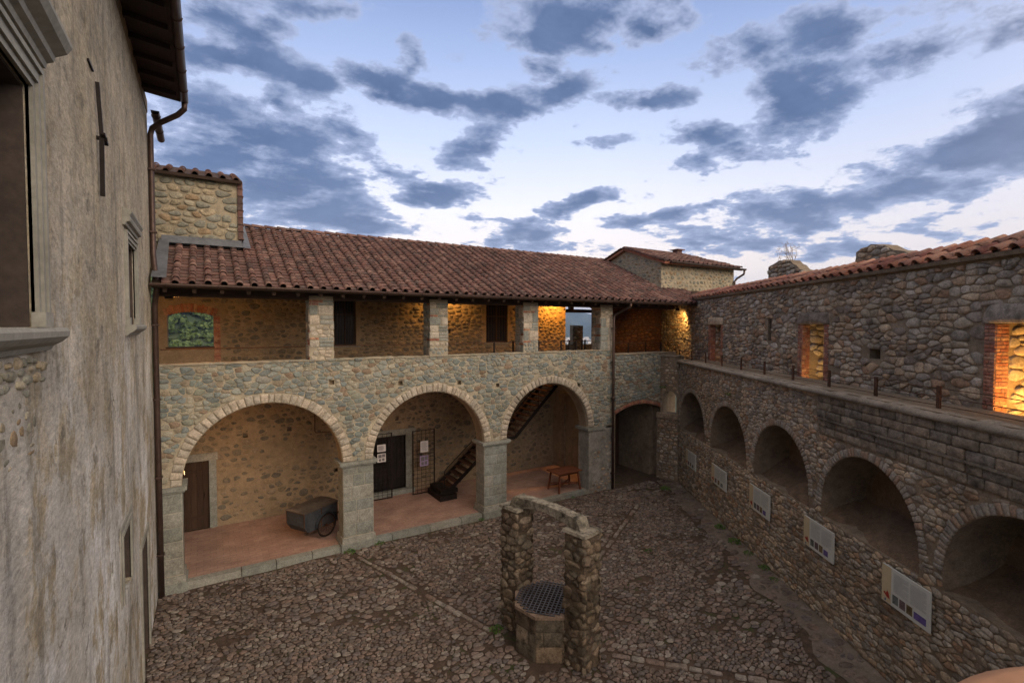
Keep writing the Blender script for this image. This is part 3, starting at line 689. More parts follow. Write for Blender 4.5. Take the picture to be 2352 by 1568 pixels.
# gallery ------------------------------------------------------------
ZC = 7.22
gal_open = [(-.95, 5.63), (-.95, 6.62), (-.6, 6.7), (-.37, 6.72), (-.1, 6.70), (.2, 6.63), (.2, 5.63)]
W1 = rect(3.72, 5.6, 4.46, 7.2); W2 = rect(9.65, 5.6, 10.68, 7.2)
gh = [(7.0, 6.98), (7.15, 6.05), (8.0, 6.08), (11.9, 6.05)]
childslab(fbk, rect(-1.2, 4.35, 13.72, 8.1), [gal_open, W1, W2] + [rect(x - .07, z - .07, x + .07, z + .07) for x, z in gh], .2, 'gallery_back_wall', M['mortarC'], wing)
childslab(fbk, rect(-1.2, 4.35, 13.72, 8.1), [gal_open, W1, W2], .25, 'gallery_back_wall', M['mortarC'], wing, front=-.2)
childslab(fbk, rect(15.6, 4.35, 24, 8.1), [], .4, 'gallery_back_wall', mortar('red_inner_wall', (.075, .032, .02), 1, .5, .9), wing)
SM = MB(); rubble(SM, fbk, 15.7, 22, 4.5, 7.6, .25, .12, None, .03, 10, 44, .05, .15, .33, .28, (.8, 1), .3, 0, ((1, -.4), (.9, .6), (.65, .97)), .3); childb(SM, 'wall_stones', stone('red_inner_stone', [(.11, .05, .03), (.09, .045, .03), (.14, .065, .035), (.08, .045, .035)]), wing)
childslab(fbk, rect(13.72, 4.35, 15.6, 5.15), [], .4, 'gallery_back_wall', M['mortarB'], wing)
SM = MB()
def gok(u, v): return ~((u < .42) & (v > 4.9) & (v < 7.0)) & ~((abs(u - 4.09) < .5) & (v > 5.5)) & ~((abs(u - 10.16) < .65) & (v > 5.5)) & np.all([~((abs(u - x) < .09) & (abs(v - z) < .09)) for x, z in gh], axis=0)
rubble(SM, fbk, -1.1, 13.7, 4.5, 7.6, .23, .125, gok, .026, 11, 43, .05, .10, .38, .32, (.6, 1.04), .5, 0, ((1, -.4), (.88, .7), (.6, 1)), .15)
childb(SM, 'wall_stones', M['stoneC'], wing)
bb = MB(); vb = voussoirs(bb, fbk, -.37, 5.2, 1.5, 1.75, PI / 2 - .42, PI / 2 + .42, 16, .012, 9, .004); ashlar(bb, fbk, .2, .38, 5.2, 6.6, .2, .07, .008, 8, .003)
childb(bb, 'window_brick_surround', M['brick'], wing)
wb = MB(); wb.box((-.95, YB + .12, 4.6), (.2, YB + .17, 5.66)); wb.box((-1.0, YB - .02, 5.63), (.22, YB + .2, 5.68)); childb(wb, 'window_board', M['doorwood'], wing)
wb = MB(); wb.tube([(-.95, YB + .1, 5.92), (.2, YB + .1, 5.93)], .008, 6); childb(wb, 'safety_wire', M['iron'], wing)
def gwin(x0, x1, z0, z1, label):
    mb = MB(); mb.box((x0, YB + .1, z0), (x1, YB + .14, z1)); w = childb(mb, 'gallery_window', M['glassdark'], wing, label)
    f = MB()
    for x in (x0, (x0 + x1) / 2 - .02, x1 - .05): f.box((x, YB + .05, z0), (x + .05, YB + .1, z1), rnd=.3)
    for z in (z0, z0 + (z1 - z0) * .66, z1 - .05): f.box((x0 + .05, YB + .055, z), (x1 - .05, YB + .095, z + .05), rnd=.5)
    for i in range(1, 8):
        x = x0 + (x1 - x0) * i / 8; f.box((x - .006, YB + .03, z0 + .05), (x + .006, YB + .045, z1 - .05), rnd=.5)
    fo = f.build('frame', M['beam']); fo.parent = w
    s = MB(); s.box((x0 - .12, YB - .05, z0 - .05), (x1 + .12, YB + .06, z0)); so = s.build('sill', M['ashlar']); so.parent = w
gwin(3.72, 4.46, 5.62, 7.2, 'dark barred gallery window beside the left pillar'); gwin(9.65, 10.68, 5.62, 7.2, 'wider dark double window of the gallery')
# gallery pillars
for k, (x0, x1) in enumerate([(2.34, 2.97), (5.77, 6.38), (9.18, 9.8), (12.68, 13.3)]):
    mb = MB(); mb.box((x0 + .01, YA + .01, TOPA - .02), (x1 - .01, YA + .53, 7.1), rnd=.5, mat=1)
    for sd, f0_, a, b in ((0, fy(YA + .01), x0, x1), (1, fxm(x0 + .01), YA + .01, YA + .53), (2, fx(x1 - .01), YA + .01, YA + .53)):
        rng = np.random.default_rng(80 + k * 3 + sd); v = TOPA
        while v < 6.95:
            h = rng.choice([.07, .2, .26, .34]); h = min(h, 7.0 - v)
            if h < .1:
                cut = a + (b - a) * rng.uniform(.3, .8); ashlar(mb, f0_, a, cut, v, v + h, .14, h, .012, rng.integers(1e6), .005, 2, rnd=.012)
                if h > .03: ashlar(mb, f0_, cut, b, v, v + h, .3, h, .014, rng.integers(1e6), .006, 0, rnd=.02)
            elif rng.random() < .45: rubble(mb, f0_, a, b, v, v + h, .17, .12, None, .02, 10, int(rng.integers(1e6)), .03, .1, .3, .3, (.85, 1.05), .2, 3 if rng.random() < .6 else 0, ((1, -.4), (.92, .6), (.7, .95)), .3)
            else:
                cut = a + (b - a) * rng.uniform(.3, .7); m1, m2 = (0, 3) if rng.random() < .5 else (3, 0)
                ashlar(mb, f0_, a, cut, v, v + h, 9, h, .018, rng.integers(1e6), .008, m1, rnd=.03); ashlar(mb, f0_, cut, b, v, v + h, 9, h * rng.choice([1, .5]), .018, rng.integers(1e6), .008, m2, rnd=.03)
            v += h
    childb(mb, 'gallery_pillar', [M['ashlar'], M['mortarA'], M['brick'], M['vous']], wing)
lm = MB(); lm.box((-1.0, YA + .05, 7.0), (16.9, YA + .45, 7.24)); childb(lm, 'eaves_beam', M['beam'], wing)
# roof ---------------------------------------------------------------
EY, EZ, SL = 13.28, 7.2, math.atan(.459)
LEN = (18.25 - EY) / math.cos(SL)
def froof(u, v, h): return np.stack([u, EY + v * math.cos(SL) - h * math.sin(SL), EZ + .03 + v * math.sin(SL) + h * math.cos(SL)], -1)
def tiles(mb, frame, u0, u1, L, pitch=.33, step=.235, skip=None, rb=.078, seed=0, pans=True, bright=0):
    rng = np.random.default_rng(seed); n = int(round((u1 - u0) / pitch)); pitch = (u1 - u0) / n; m = int(L / step); K = 7
    ang = np.linspace(0, PI, K); cs, sn = np.cos(ang), np.sin(ang)
    for i in range(n):
        cu = u0 + (i + .5) * pitch
        for j in range(m):
            v = j * step - .03
            if skip is not None and skip(cu, v + .1): continue
            r = rng.random(); a = rng.normal(0, .008); dz = rng.normal(0, .005); dv = rng.normal(0, .014)
            r0, r1 = rb * rng.uniform(.95, 1.08), rb * .8; L1 = step * 1.45
            rows = []
            for (vv, rr, hh) in ((v + dv, r0, .038), (v + L1 + dv, r1, .018)):
                rows.append(np.stack([cu + a * (vv - v) * 3 + rr * cs * 1.05, np.full(K, vv), .012 + hh + dz + rr * sn * .95], -1))
            inner = np.stack([cu + (r0 - .014) * cs * 1.05, np.full(K, v + dv), .012 + .038 + dz + (r0 - .014) * sn * .95], -1)
            inner2 = np.stack([cu + (r0 - .016) * cs, np.full(K, v + dv + .06), .012 + .034 + dz + (r0 - .016) * sn * .95], -1)
            P = np.concatenate(rows + [inner, inner2]); k = np.arange(K - 1)
            q1 = np.stack([k, k + 1, K + k + 1, K + k], 1); q2 = np.stack([k, 2 * K + k, 2 * K + k + 1, k + 1], 1); q3 = np.stack([2 * K + k, 3 * K + k, 3 * K + k + 1, 2 * K + k + 1], 1)
            mb.add(frame(P[:, 0], P[:, 1], P[:, 2]), np.concatenate([q1, q2, q3]), r, 0, True)
        if pans:
            for j in range(m):
                v = j * step; 
                if skip is not None and skip(cu - pitch / 2, v + .1): continue
                a, b = cu - pitch + .06, cu - .06; t = rng.normal(0, .003)
                z0 = .032 + t; z1 = .006 + t
                P = np.array([(a, v, z0), (b, v, z0), (b, v + step * 1.12, z1), (a, v + step * 1.12, z1), (a, v, z0 - .02), (b, v, z0 - .02), (a, v, z0 + .03), (a + .02, v, z0), (a, v + step * 1.12, z1 + .03), (b, v, z0 + .03), (b - .02, v, z0), (b, v + step * 1.12, z1 + .03)])
                mb.add(frame(P[:, 0], P[:, 1], P[:, 2]), [(0, 1, 2, 3), (0, 4, 5, 1), (6, 7, 3, 8), (9, 11, 2, 10)], rng.random(), 0, False)
roofroot = MB()
P = np.array([(-1.0, -.02, -.1), (22.5, -.02, -.1), (22.5, LEN, -.1), (-1.0, LEN, -.1), (-1.0, -.02, .0), (22.5, -.02, .0), (22.5, LEN, .0), (-1.0, LEN, .0)])
roofroot.add(froof(P[:, 0], P[:, 1], P[:, 2]), [(0, 3, 2, 1), (4, 5, 6, 7), (0, 1, 5, 4), (1, 2, 6, 5), (2, 3, 7, 6), (3, 0, 4, 7)], .3)
# far slope beyond the ridge
rr_ = froof(np.array([-1.0, 22.5]), np.array([LEN, LEN]), np.array([0.0, 0.0]))
roofroot.add([rr_[0], rr_[1], (22.5, 19.6, 8.9), (-1.0, 19.6, 8.9), rr_[0] - [0, 0, .12], rr_[1] - [0, 0, .12], (22.5, 19.6, 8.78), (-1.0, 19.6, 8.78)], [(0, 1, 2, 3), (7, 6, 5, 4), (0, 3, 7, 4), (1, 5, 6, 2)], .3)
roof = childb(roofroot, 'roof', M['beam'], wing)
TL = MB()
vt = (16.0 - EY) / math.cos(SL)
TXG = 16.9; GY0, GY1, GYR = 14.75, 18.6, 16.85
vg = (GY0 - EY) / math.cos(SL)
tiles(TL, froof, -.72, 20.3, LEN - .02, .315, .225, skip=lambda u, v: (u < .85 and v > vt) or (u > TXG - .05 and v > vg) or (u > 17.6 + (v - 0) * .6), seed=2)
# ridge tiles
rng = np.random.default_rng(8); u = .95
while u < 17.2:
    p = froof(np.array([u]), np.array([LEN]), np.array([.03]))[0]; K = 7
    ang = np.linspace(-.1, PI + .1, K); rr = .1
    a = [(u, p[1] + rr * math.cos(t), p[2] + rr * math.sin(t) * .9 + .01) for t in ang]; b = [(u + .46, p[1] + rr * .85 * math.cos(t), p[2] + rr * .85 * math.sin(t) * .9 - .015) for t in ang]
    TL.add(a + b, [(i, i + 1, K + i + 1, K + i) for i in range(K - 1)] + [tuple(range(K))], rng.random(), 0, True); u += .38
to = TL.build('roof_tiles', M['tile']); to.parent = roof
# rafters under the eaves
for i in range(32):
    rm = MB(); x = -.8 + i * .55
    P = np.array([(x, .0, -.2), (x + .08, 0, -.2), (x + .08, LEN - .1, -.2), (x, LEN - .1, -.2), (x, .0, -.1), (x + .08, 0, -.1), (x + .08, LEN - .1, -.1), (x, LEN - .1, -.1)])
    rm.add(froof(P[:, 0], P[:, 1], P[:, 2]), [(0, 3, 2, 1), (4, 5, 6, 7), (0, 1, 5, 4), (1, 2, 6, 5), (2, 3, 7, 6), (3, 0, 4, 7)])
    childb(rm, 'rafter', M['beam'], wing)
tm = MB()
tm.bar((12.6, YB + 1.2, 7.02), (17.2, YB + 1.2, 7.02), .16, .16); tm.bar((15.0, YB + 1.2, 7.1), (15.0, YB + 1.2, 8.5), .2, .2); tm.bar((15.1, YB + 1.2, 7.72), (17.0, YB + 1.2, 7.0), .14, .16); tm.bar((14.9, YB + 1.2, 7.72), (13.0, YB + 1.2, 7.0), .14, .16)
childb(tm, 'roof_truss', M['beam'], wing)
# gutter + downpipes
def gutter(a, b, r, m, root, name='gutter', k=8):
    a = Vector(a); b = Vector(b); ax = (b - a).normalized(); sx = ax.cross(Vector((0, 0, 1))).normalized(); mb = MB(); V = []
    for p in (a, b):
        for rr in (r, r - .012):
            for i in range(k + 1):
                t = PI + PI * i / k; V.append(p + sx * math.cos(t) * rr + Vector((0, 0, 1)) * math.sin(t) * rr)
    n = k + 1; F = []
    for i in range(k): F += [(i, i + 1, 2 * n + i + 1, 2 * n + i), (n + i, 3 * n + i, 3 * n + i + 1, n + i + 1), (i, n + i, n + i + 1, i + 1), (2 * n + i, 2 * n + i + 1, 3 * n + i + 1, 3 * n + i)]
    F += [(0, 2 * n, 3 * n, n), (k, n + k, 3 * n + k, 2 * n + k)]
    F += [tuple(range(k + 1)), tuple(range(2 * n, 2 * n + k + 1))]
    mb.add(V, F, .5, 0, True)
    L = (b - a).length; q = int(L / 1.0)
    for i in range(q + 1):
        p = a + ax * (L * (i + .3) / (q + 1)); mb.tube([p + sx * math.cos(PI + PI * j / 6) * (r + .006) + Vector((0, 0, math.sin(PI + PI * j / 6) * (r + .006))) for j in range(7)], .008, 5)
    return childb(mb, name, m, root)
gutter((-1.02, EY - .06, 7.23), (16.85, EY - .06, 7.2), .075, M['copper'], wing)
def brackets(mb, x, y, zs, r=.05):
    for z in zs: mb.box((x - r - .012, y - r - .012, z), (x + r + .012, y + r + .03, z + .03))
mb = MB(); mb.tube([(13.5, EY - .06, 7.14), (13.5, EY - .05, 7.02), (13.42, EY + .2, 6.9), (13.27, YA - .12, 6.72), (13.22, YA - .13, 6.6), (13.22, YA - .13, 4.0), (13.22, YA - .13, .02)], .05, 10)
brackets(mb, 13.22, YA - .13, (6.2, 4.9, 3.5, 2.0, .6)); mb.tube([(13.22, YA - .13, 3.42), (13.22, YA - .13, 3.6)], .062, 10)
childb(mb, 'downpipe', M['copper'], wing, 'brown downpipe between the third arch and the brick portal')
mb = MB(); mb.box((-.97, 15.98, 8.0), (.86, 16.06, 8.62)); 
childb(mb, 'ridge_flashing', M['lead'], wing)
mb = MB()
P = np.array([(-.95, vt - .28, .135), (.9, vt - .28, .135), (.9, vt + .02, .24), (-.95, vt + .02, .24), (.86, vt - .28, .14), (1.12, vt - .25, .12), (1.1, LEN, .12), (.86, LEN, .3)])
mb.add(froof(P[:, 0], P[:, 1], P[:, 2]), [(0, 1, 2, 3), (4, 5, 6, 7)], .5)
P = np.array([(-1.0, .0, .15), (-.72, .0, .15), (-.78, vt, .15), (-1.0, vt, .15)]); mb.add(froof(P[:, 0], P[:, 1], P[:, 2]), [(0, 1, 2, 3)], .5)
childb(mb, 'lead_flashing', M['lead'], wing)

# ============================================================ LEFT CHIMNEY TOWER
tw = thing('roof_turret', 'small square rubble turret standing on the left end of the long roof', 'turret', loc=(0, 16, 8))
ft = fy(16.0)
mb = MB(); mb.box((-3.0, 16.0, 7.8), (.83, 18.2, 10.33), rnd=.5, mat=1)
rubble(mb, ft, -1.6, .83, 8.5, 10.3, .27, .15, None, .035, 12, 91, .05, .22, .33, .25, (.9, 1.0), .3, 0)
childb(mb, 'wall', [M['stoneT'], M['mortarT']], tw)
def ftr(u, v, h): return np.stack([u, 15.82 + v * .95 - h * .3, 10.33 + v * .3 + h * .95], -1)
mb = MB(); P = np.array([(-3.0, -.02, -.05), (.93, -.02, -.05), (.93, 2.7, -.05), (-3.0, 2.7, -.05), (-3.0, -.02, .03), (.93, -.02, .03), (.93, 2.7, .03), (-3.0, 2.7, .03)])
mb.add(ftr(P[:, 0], P[:, 1], P[:, 2]), [(0, 3, 2, 1), (4, 5, 6, 7), (0, 1, 5, 4), (1, 2, 6, 5), (2, 3, 7, 6), (3, 0, 4, 7)])
rt = childb(mb, 'roof', M['beam'], tw)
mb = MB(); tiles(mb, ftr, -2.6, .95, 2.4, seed=12)
for k in range(8):  # tile slips sheltering the right-hand corner
    z = 8.75 + k * .2; mb.box((.82, 15.94, z), (.95 - .0, 16.0, z + .22), rnd=random.random()); mb.box((.83, 15.95, z), (.97 - (k % 2) * .01, 16.4, z + .03), rnd=random.random())
o = mb.build('roof_tiles', M['tile']); o.parent = rt

# ============================================================ RIGHT GABLED TOWER
tg = thing('gabled_tower', 'gabled rubble tower with a tiled roof behind the right end of the long roof', 'tower', loc=(20, 14.65, 0))
GZ = 9.08; GR = 9.82; GX1 = 22.1
mb = MB()
V = [(TXG, GY0, 7.76), (TXG, GY1, 7.76), (TXG, GY1, GR - (GY1 - GYR) * .36), (TXG, GYR, GR), (TXG, GY0, GZ), (GX1, GY0, 7.76), (GX1, GY1, 7.76), (GX1, GY1, GR - (GY1 - GYR) * .36), (GX1, GYR, GR), (GX1, GY0, GZ)]
mb.add(V, [(0, 1, 2, 3, 4), (9, 8, 7, 6, 5), (0, 4, 9, 5), (1, 6, 7, 2), (0, 5, 6, 1)], .5, 1)
def gab(u, v): return v < np.where(u < GYR, GZ + (u - GY0) / (GYR - GY0) * (GR - GZ), GR - (u - GYR) * .36) - .1
rubble(mb, fxm(TXG), GY0, GY1, 7.8, GR, .25, .15, gab, .022, 10, 92, .06, .15, .33, .3, (.5, .95), .3, 0, ((1, -.4), (.88, .7), (.6, 1)), .1)
rubble(mb, fy(GY0), TXG, GX1, 7.8, GZ - .05, .24, .16, None, .022, 10, 93, .06, .12, .33, .3, (.55, .95), .3, 0, ((1, -.4), (.88, .7), (.6, 1)), .1)
childb(mb, 'wall', [M['stoneT'], M['mortarT']], tg)
e = GY0 - .38; sl2 = (GR - GZ) / (GYR - GY0); zt = GZ - sl2 * .38 + .12
L2 = math.hypot(GYR - e, GR + .12 - zt); a2 = math.atan2(GR + .12 - zt, GYR - e)
def fg2(u, v, h): return np.stack([u, e + v * math.cos(a2) - h * math.sin(a2), zt + v * math.sin(a2) + h * math.cos(a2)], -1)
def fg3(u, v, h): return np.stack([u, 2 * GYR - (e + v * math.cos(a2) - h * math.sin(a2)), zt + v * math.sin(a2) + h * math.cos(a2)], -1)
mb = MB()
for f in (fg2, fg3):
    P = np.array([(TXG - .2, 0, -.1), (GX1 + .15, 0, -.1), (GX1 - 1.3, L2, -.1), (TXG - .2, L2, -.1), (TXG - .2, 0, 0), (GX1 + .15, 0, 0), (GX1 - 1.3, L2, 0), (TXG - .2, L2, 0)])
    mb.add(f(P[:, 0], P[:, 1], P[:, 2]), [(0, 3, 2, 1), (4, 5, 6, 7), (0, 1, 5, 4), (1, 2, 6, 5), (2, 3, 7, 6), (3, 0, 4, 7)])
a_ = fg2(np.array([GX1 + .15, GX1 - 1.3]), np.array([0.0, L2]), np.array([0.0, 0.0])); b_ = fg3(np.array([GX1 + .15]), np.array([0.0]), np.array([0.0]))
mb.add([a_[0], b_[0], a_[1]], [(0, 1, 2)], .5)
rt = childb(mb, 'roof', M['brick'], tg)
mb = MB(); tiles(mb, fg2, TXG - .2, GX1 + .15, L2 + .05, seed=14, skip=lambda u, v: u > GX1 + .15 - v * .58)
tiles(mb, fg3, TXG - .2, GX1 + .15, L2 + .05, seed=15, skip=lambda u, v: u > GX1 + .15 - v * .58)
u = TXG - .2
while u < GX1 - 1.4: mb.box((u, GYR - .1, GR + .12), (u + .4, GYR + .1, GR + .2), rnd=random.random(), taper=.03); u += .37
o = mb.build('roof_tiles', M['tile']); o.parent = rt
mb = MB(); mb.box((20.0, GYR - .4, 9.8), (20.35, GYR - .1, 10.08)); mb.box((19.9, GYR - .5, 10.08), (20.45, GYR, 10.12), rnd=.2); childb(mb, 'roof_vent', M['tile'], tg)
gutter((TXG + .1, e - .05, zt + .02), (GX1 + .28, e - .05, zt), .08, M['copper'], tg)
mb = MB(); mb.tube([(GX1 + .2, e - .05, zt - .06), (GX1 + .2, e - .03, zt - .25), (GX1 + .1, GY0 - .1, zt - .45), (GX1 - .05, GY0 - .08, zt - .6), (GX1 - .05, GY0 - .08, 7.0)], .05, 8); childb(mb, 'downpipe', M['copper'], tg)

# ============================================================ RIGHT-HAND WALL B
wb_ = thing('curtain_wall', 'long dark rubble wall on the right with a row of round niches and a walkway', 'wall', loc=(12, 6, 0))
SB = 19.0; CZ = 4.97; VB = 2.5; RB = 1.28; NC = [2.3, 5.38, 8.36, 11.36, 14.36, 17.36]
f0 = fb(0.0)
nloops = [archloop(c, RB, VB, 2.2) for c in NC]
childslab(f0, rect(.85, -.3, SB, CZ - .02), nloops, 1.0, 'niche_wall', M['mortarB'], wb_)
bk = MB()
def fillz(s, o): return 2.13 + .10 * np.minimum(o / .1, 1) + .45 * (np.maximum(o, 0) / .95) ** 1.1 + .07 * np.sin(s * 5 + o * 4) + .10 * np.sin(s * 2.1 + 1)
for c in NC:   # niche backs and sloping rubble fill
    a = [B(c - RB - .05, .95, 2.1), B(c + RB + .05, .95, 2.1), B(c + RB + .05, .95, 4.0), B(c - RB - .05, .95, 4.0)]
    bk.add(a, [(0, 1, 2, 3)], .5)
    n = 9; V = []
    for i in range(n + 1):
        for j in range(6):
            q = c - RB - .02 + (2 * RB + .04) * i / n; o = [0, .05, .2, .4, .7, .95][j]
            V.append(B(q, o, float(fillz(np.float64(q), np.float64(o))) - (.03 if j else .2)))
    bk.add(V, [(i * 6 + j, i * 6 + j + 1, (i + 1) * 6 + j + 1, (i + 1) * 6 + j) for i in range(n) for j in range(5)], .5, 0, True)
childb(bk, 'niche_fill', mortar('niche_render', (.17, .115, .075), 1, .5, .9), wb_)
def nB(u, v, e=0.0):
    m = np.ones(np.shape(u), bool)
    for c in NC: m &= ~(((u - c) ** 2 + (v - VB) ** 2 < (RB + e) ** 2) & (v > VB - .02)) & ~((abs(u - c) < RB + .0) & (v > 2.2) & (v <= VB))
    return m
SM = MB()
rubble(SM, f0, .88, SB, .0, 2.75, .165, .082, lambda u, v: nB(u, v, .16), .022, 14, 51, .028, .24, .38, .34, (.88, 1.02), .45, 0, ((1, -.25), (.92, .55), (.7, .95)), .3)
rubble(SM, f0, .88, 9.9, 2.75, 4.86, .15, .078, lambda u, v: nB(u, v, .16), .022, 14, 52, .028, .26, .38, .34, (.88, 1.02), .45, 0, ((1, -.25), (.92, .55), (.7, .95)), .3)
rubble(SM, f0, 9.9, SB, 2.75, 3.95, .155, .08, lambda u, v: nB(u, v, .16), .022, 14, 54, .028, .26, .38, .34, (.88, 1.02), .45, 0, ((1, -.25), (.92, .55), (.7, .95)), .3)
childb(SM, 'wall_stones', M['stoneB'], wb_)
SM = MB(); ashlar(SM, f0, 9.95, SB, 3.98, 4.30, .36, .15, .03, 55, .006, rnd=.03); ashlar(SM, fb(-.03), 9.95, SB, 4.33, 4.84, .42, .16, .03, 56, .005, rnd=.03)
SM.box((9.95, 4.30, -.02), (SB, 4.34, .075), f0, .5)
childb(SM, 'dressed_course', stone('dark_dressed_stone', [(.23, .185, .14), (.28, .23, .175), (.19, .16, .125), (.25, .195, .145), (.21, .18, .15)], dark=.6, bmp=1.0, stain=(.45, .42, .38), stain_amt=.9), wb_)
for k, c in enumerate(NC):
    VM = MB(); voussoirs(VM, f0, c, VB, RB, RB + .17, .0, PI, 44, .03, 120 + k, .004, 0); childb(VM, 'niche_arch', stone('arch_brick', [(.31, .265, .215), (.29, .235, .185), (.34, .29, .24), (.30, .21, .15), (.27, .24, .205)], stain_amt=.5) if k == 0 else bpy.data.materials['arch_brick'], wb_)
childb(cap(f0, .85, SB, CZ - .05, .09, .11, -.28, 120, .012, 7, bulge=.0), 'walkway_coping', mortar('coping_stone', (.31, .26, .205), 1, .45, 1.0), wb_)
# chamfered corner with its own small niche
q1 = (15.95, YA - .06); q2 = B(.86, -.0, 0)[:2]
dx, dy = q2[0] - q1[0], q2[1] - q1[1]; LC = math.hypot(dx, dy); nxn, nyn = dy / LC, -dx / LC
if nxn * 1 + nyn * 1 > 0 and False: pass
nsg = -1 if (nxn * (-.6) + nyn * (-.8)) < 0 else 1; nxn *= nsg; nyn *= nsg
def fc(u, v, h): return np.stack([q1[0] + dx / LC * u + nxn * h, q1[1] + dy / LC * u + nyn * h, np.asarray(v, float) + 0 * np.asarray(u)], -1)
cn = archloop(LC * .52, .29, 3.35, 2.72)
childslab(fc, rect(0, 2.5, LC + .02, 5.12), [cn], .4, 'corner_niche_wall', M['mortarB'], wb_, front=.03)
childslab(fc, rect(-.15, -.3, LC + .02, 2.55), [], .5, 'corner_niche_wall', M['mortarB'], wb_, front=.05)
mb = MB(); mb.box((-.12, 2.52, 0), (LC + .05, 2.72, .12), fc); childb(mb, 'corner_lintel', M['stoneB'], wb_)
SM = MB(); rubble(SM, fc, 0, LC, 2.75, 5.1, .19, .115, lambda u, v: ~((abs(u - LC * .52) < .3) & (v < 3.35)) & ((u - LC * .52) ** 2 + (v - 3.35) ** 2 > .3 ** 2), .04, 10, 57, .05, .1, .3, .25, (.85, 1), .2, 0)
def fc2(u, v, h): return fc(u, v, h + .05)
rubble(SM, fc2, -.12, LC, 0, 2.5, .19, .115, None, .02, 10, 58, .06, .2, .3, .25, (.7, 1), .2, 0); childb(SM, 'wall_stones', M['stoneB'], wb_)
childb(cap(fc, -.05, LC + .05, 5.1, .05, .08, -.3, 8, .006, 9, bulge=0), 'walkway_coping', bpy.data.materials['coping_stone'], wb_)
# walkway floor
mb = MB(); mb.box((-2.5, 4.2, -1.05), (SB, 4.35, -.05), f0); childb(mb, 'walkway_floor', M['mortarB'], wb_)
# upper wall
OU = 1.0; fu = fb(OU); UT = 7.40
N1, N2, N3, N4 = (1.45, 2.42), (7.55, 8.46), (12.78, 13.85), (17.6, 18.5)
sl_ = rect(5.78, 5.85, 5.98, 6.5); hl = rect(10.02, 5.6, 10.34, 5.8); hl2 = rect(6.9, 4.9, 7.05, 5.05)
childslab(fu, rect(-6.5, 4.2, SB, UT), [rect(a, 4.35, b, 6.33) for a, b in (N1, N2, N3, N4)] + [sl_, hl], .55, 'upper_wall', M['mortarB'], wb_)
def nU(u, v):
    m = ~((abs(u - 5.88) < .115) & (abs(v - 6.18) < .345)) & ~((abs(u - 10.18) < .17) & (abs(v - 5.7) < .11))
    for a, b in (N1, N2, N3, N4): m &= ~((u > a - .19) & (u < b + .19) & (v < 6.34)) & ~((u > a - .24) & (u < b + .24) & (v > 6.3) & (v < 6.62))
    return m
SM = MB()
rubble(SM, fu, -6.5, SB, 4.3, UT - .05, .205, .108, nU, .034, 16, 61, .028, .30, .39, .35, (.88, 1.03), .5, 0, ((1, -.2), (.93, .6), (.75, .95)), .3)
childb(SM, 'wall_stones', M['stoneB'], wb_)
JJ = []
for k, (a, b) in enumerate((N1, N2, N3, N4)):
    SM = MB()
    ashlar(SM, fu, a - .19, a, 4.35, 6.33, .13, .06, .012, 130 + k, .003); ashlar(SM, fu, b, b + .19, 4.35, 6.33, .13, .06, .012, 140 + k, .003)
    # jambs
    for s, sg in ((a, 1), (b, -1)):
        fj = (lambda s, sg: (lambda u, v, h: f0(np.asarray(s + sg * h, float) + 0 * u, v, -u)))(s, sg)
        ashlar(SM, fj, OU, OU + .2, 4.35, 6.33, .13, .06, .008, 150 + k * 2 + (sg > 0), .003); JJ.append((fj, k, sg))
    childb(SM, 'brick_jamb', M['brick'], wb_)
    SM = MB(); SM.box((a - .22, 6.33, -.4), (b + .22, 6.60, .0), fu, .4, taper=0.0); pillows(SM, np.array([rquad([(a - .26, 6.33), (b + .24, 6.33), (b + .18, 6.6 + .04 * k % .1), (a - .15, 6.64)], .004, .06)]), np.array([.05]), fu, ((1, -.4), (.97, .6), (.9, .95)), .1, np.random.default_rng(k), None, 0); childb(SM, 'niche_lintel', M['stoneB'], wb_)
    SM = MB(); SM.box((a - .1, 4.2, -1.2), (b + .1, 6.6, -1.0), fu, .5, 1); SM.box((a - .12, 4.2, -1.2), (a - .0, 6.6, -.55), fu, .5, 1); SM.box((b, 4.2, -1.2), (b + .12, 6.6, -.55), fu, .5, 1); SM.box((a - .1, 6.4, -1.2), (b + .1, 6.6, -.55), fu, .5, 1); SM.box((a - .1, 4.2, -1.2), (b + .1, 4.4, -.02), fu, .5, 1)
    for fj, kk, sg in JJ[-2:]: rubble(SM, fj, OU + .2, OU + 1.0, 4.4, 6.4, .24, .13, None, .03, 12, 180 + kk * 2 + (sg > 0), .03, .2, .36, .3, (.9, 1.02), .4, 0, ((1, -.5), (.93, .65), (.75, .95)), .4)
    rubble(SM, lambda u, v, h: fu(u, v, h - 1.0), a, b, 4.4, 6.4, .3, .19, None, .03, 10, 170 + k, .05, .1, .3, .25, (.85, 1), .2, 0)
    childb(SM, 'niche_back', [M['vous'], M['mortarT']], wb_)
mb = MB(); mb.box((5.7, 5.8, -.7), (6.06, 6.55, -.5), fu); mb.box((9.95, 5.55, -.7), (10.4, 5.85, -.5), fu); childb(mb, 'slit_backing', M['dark'], wb_)
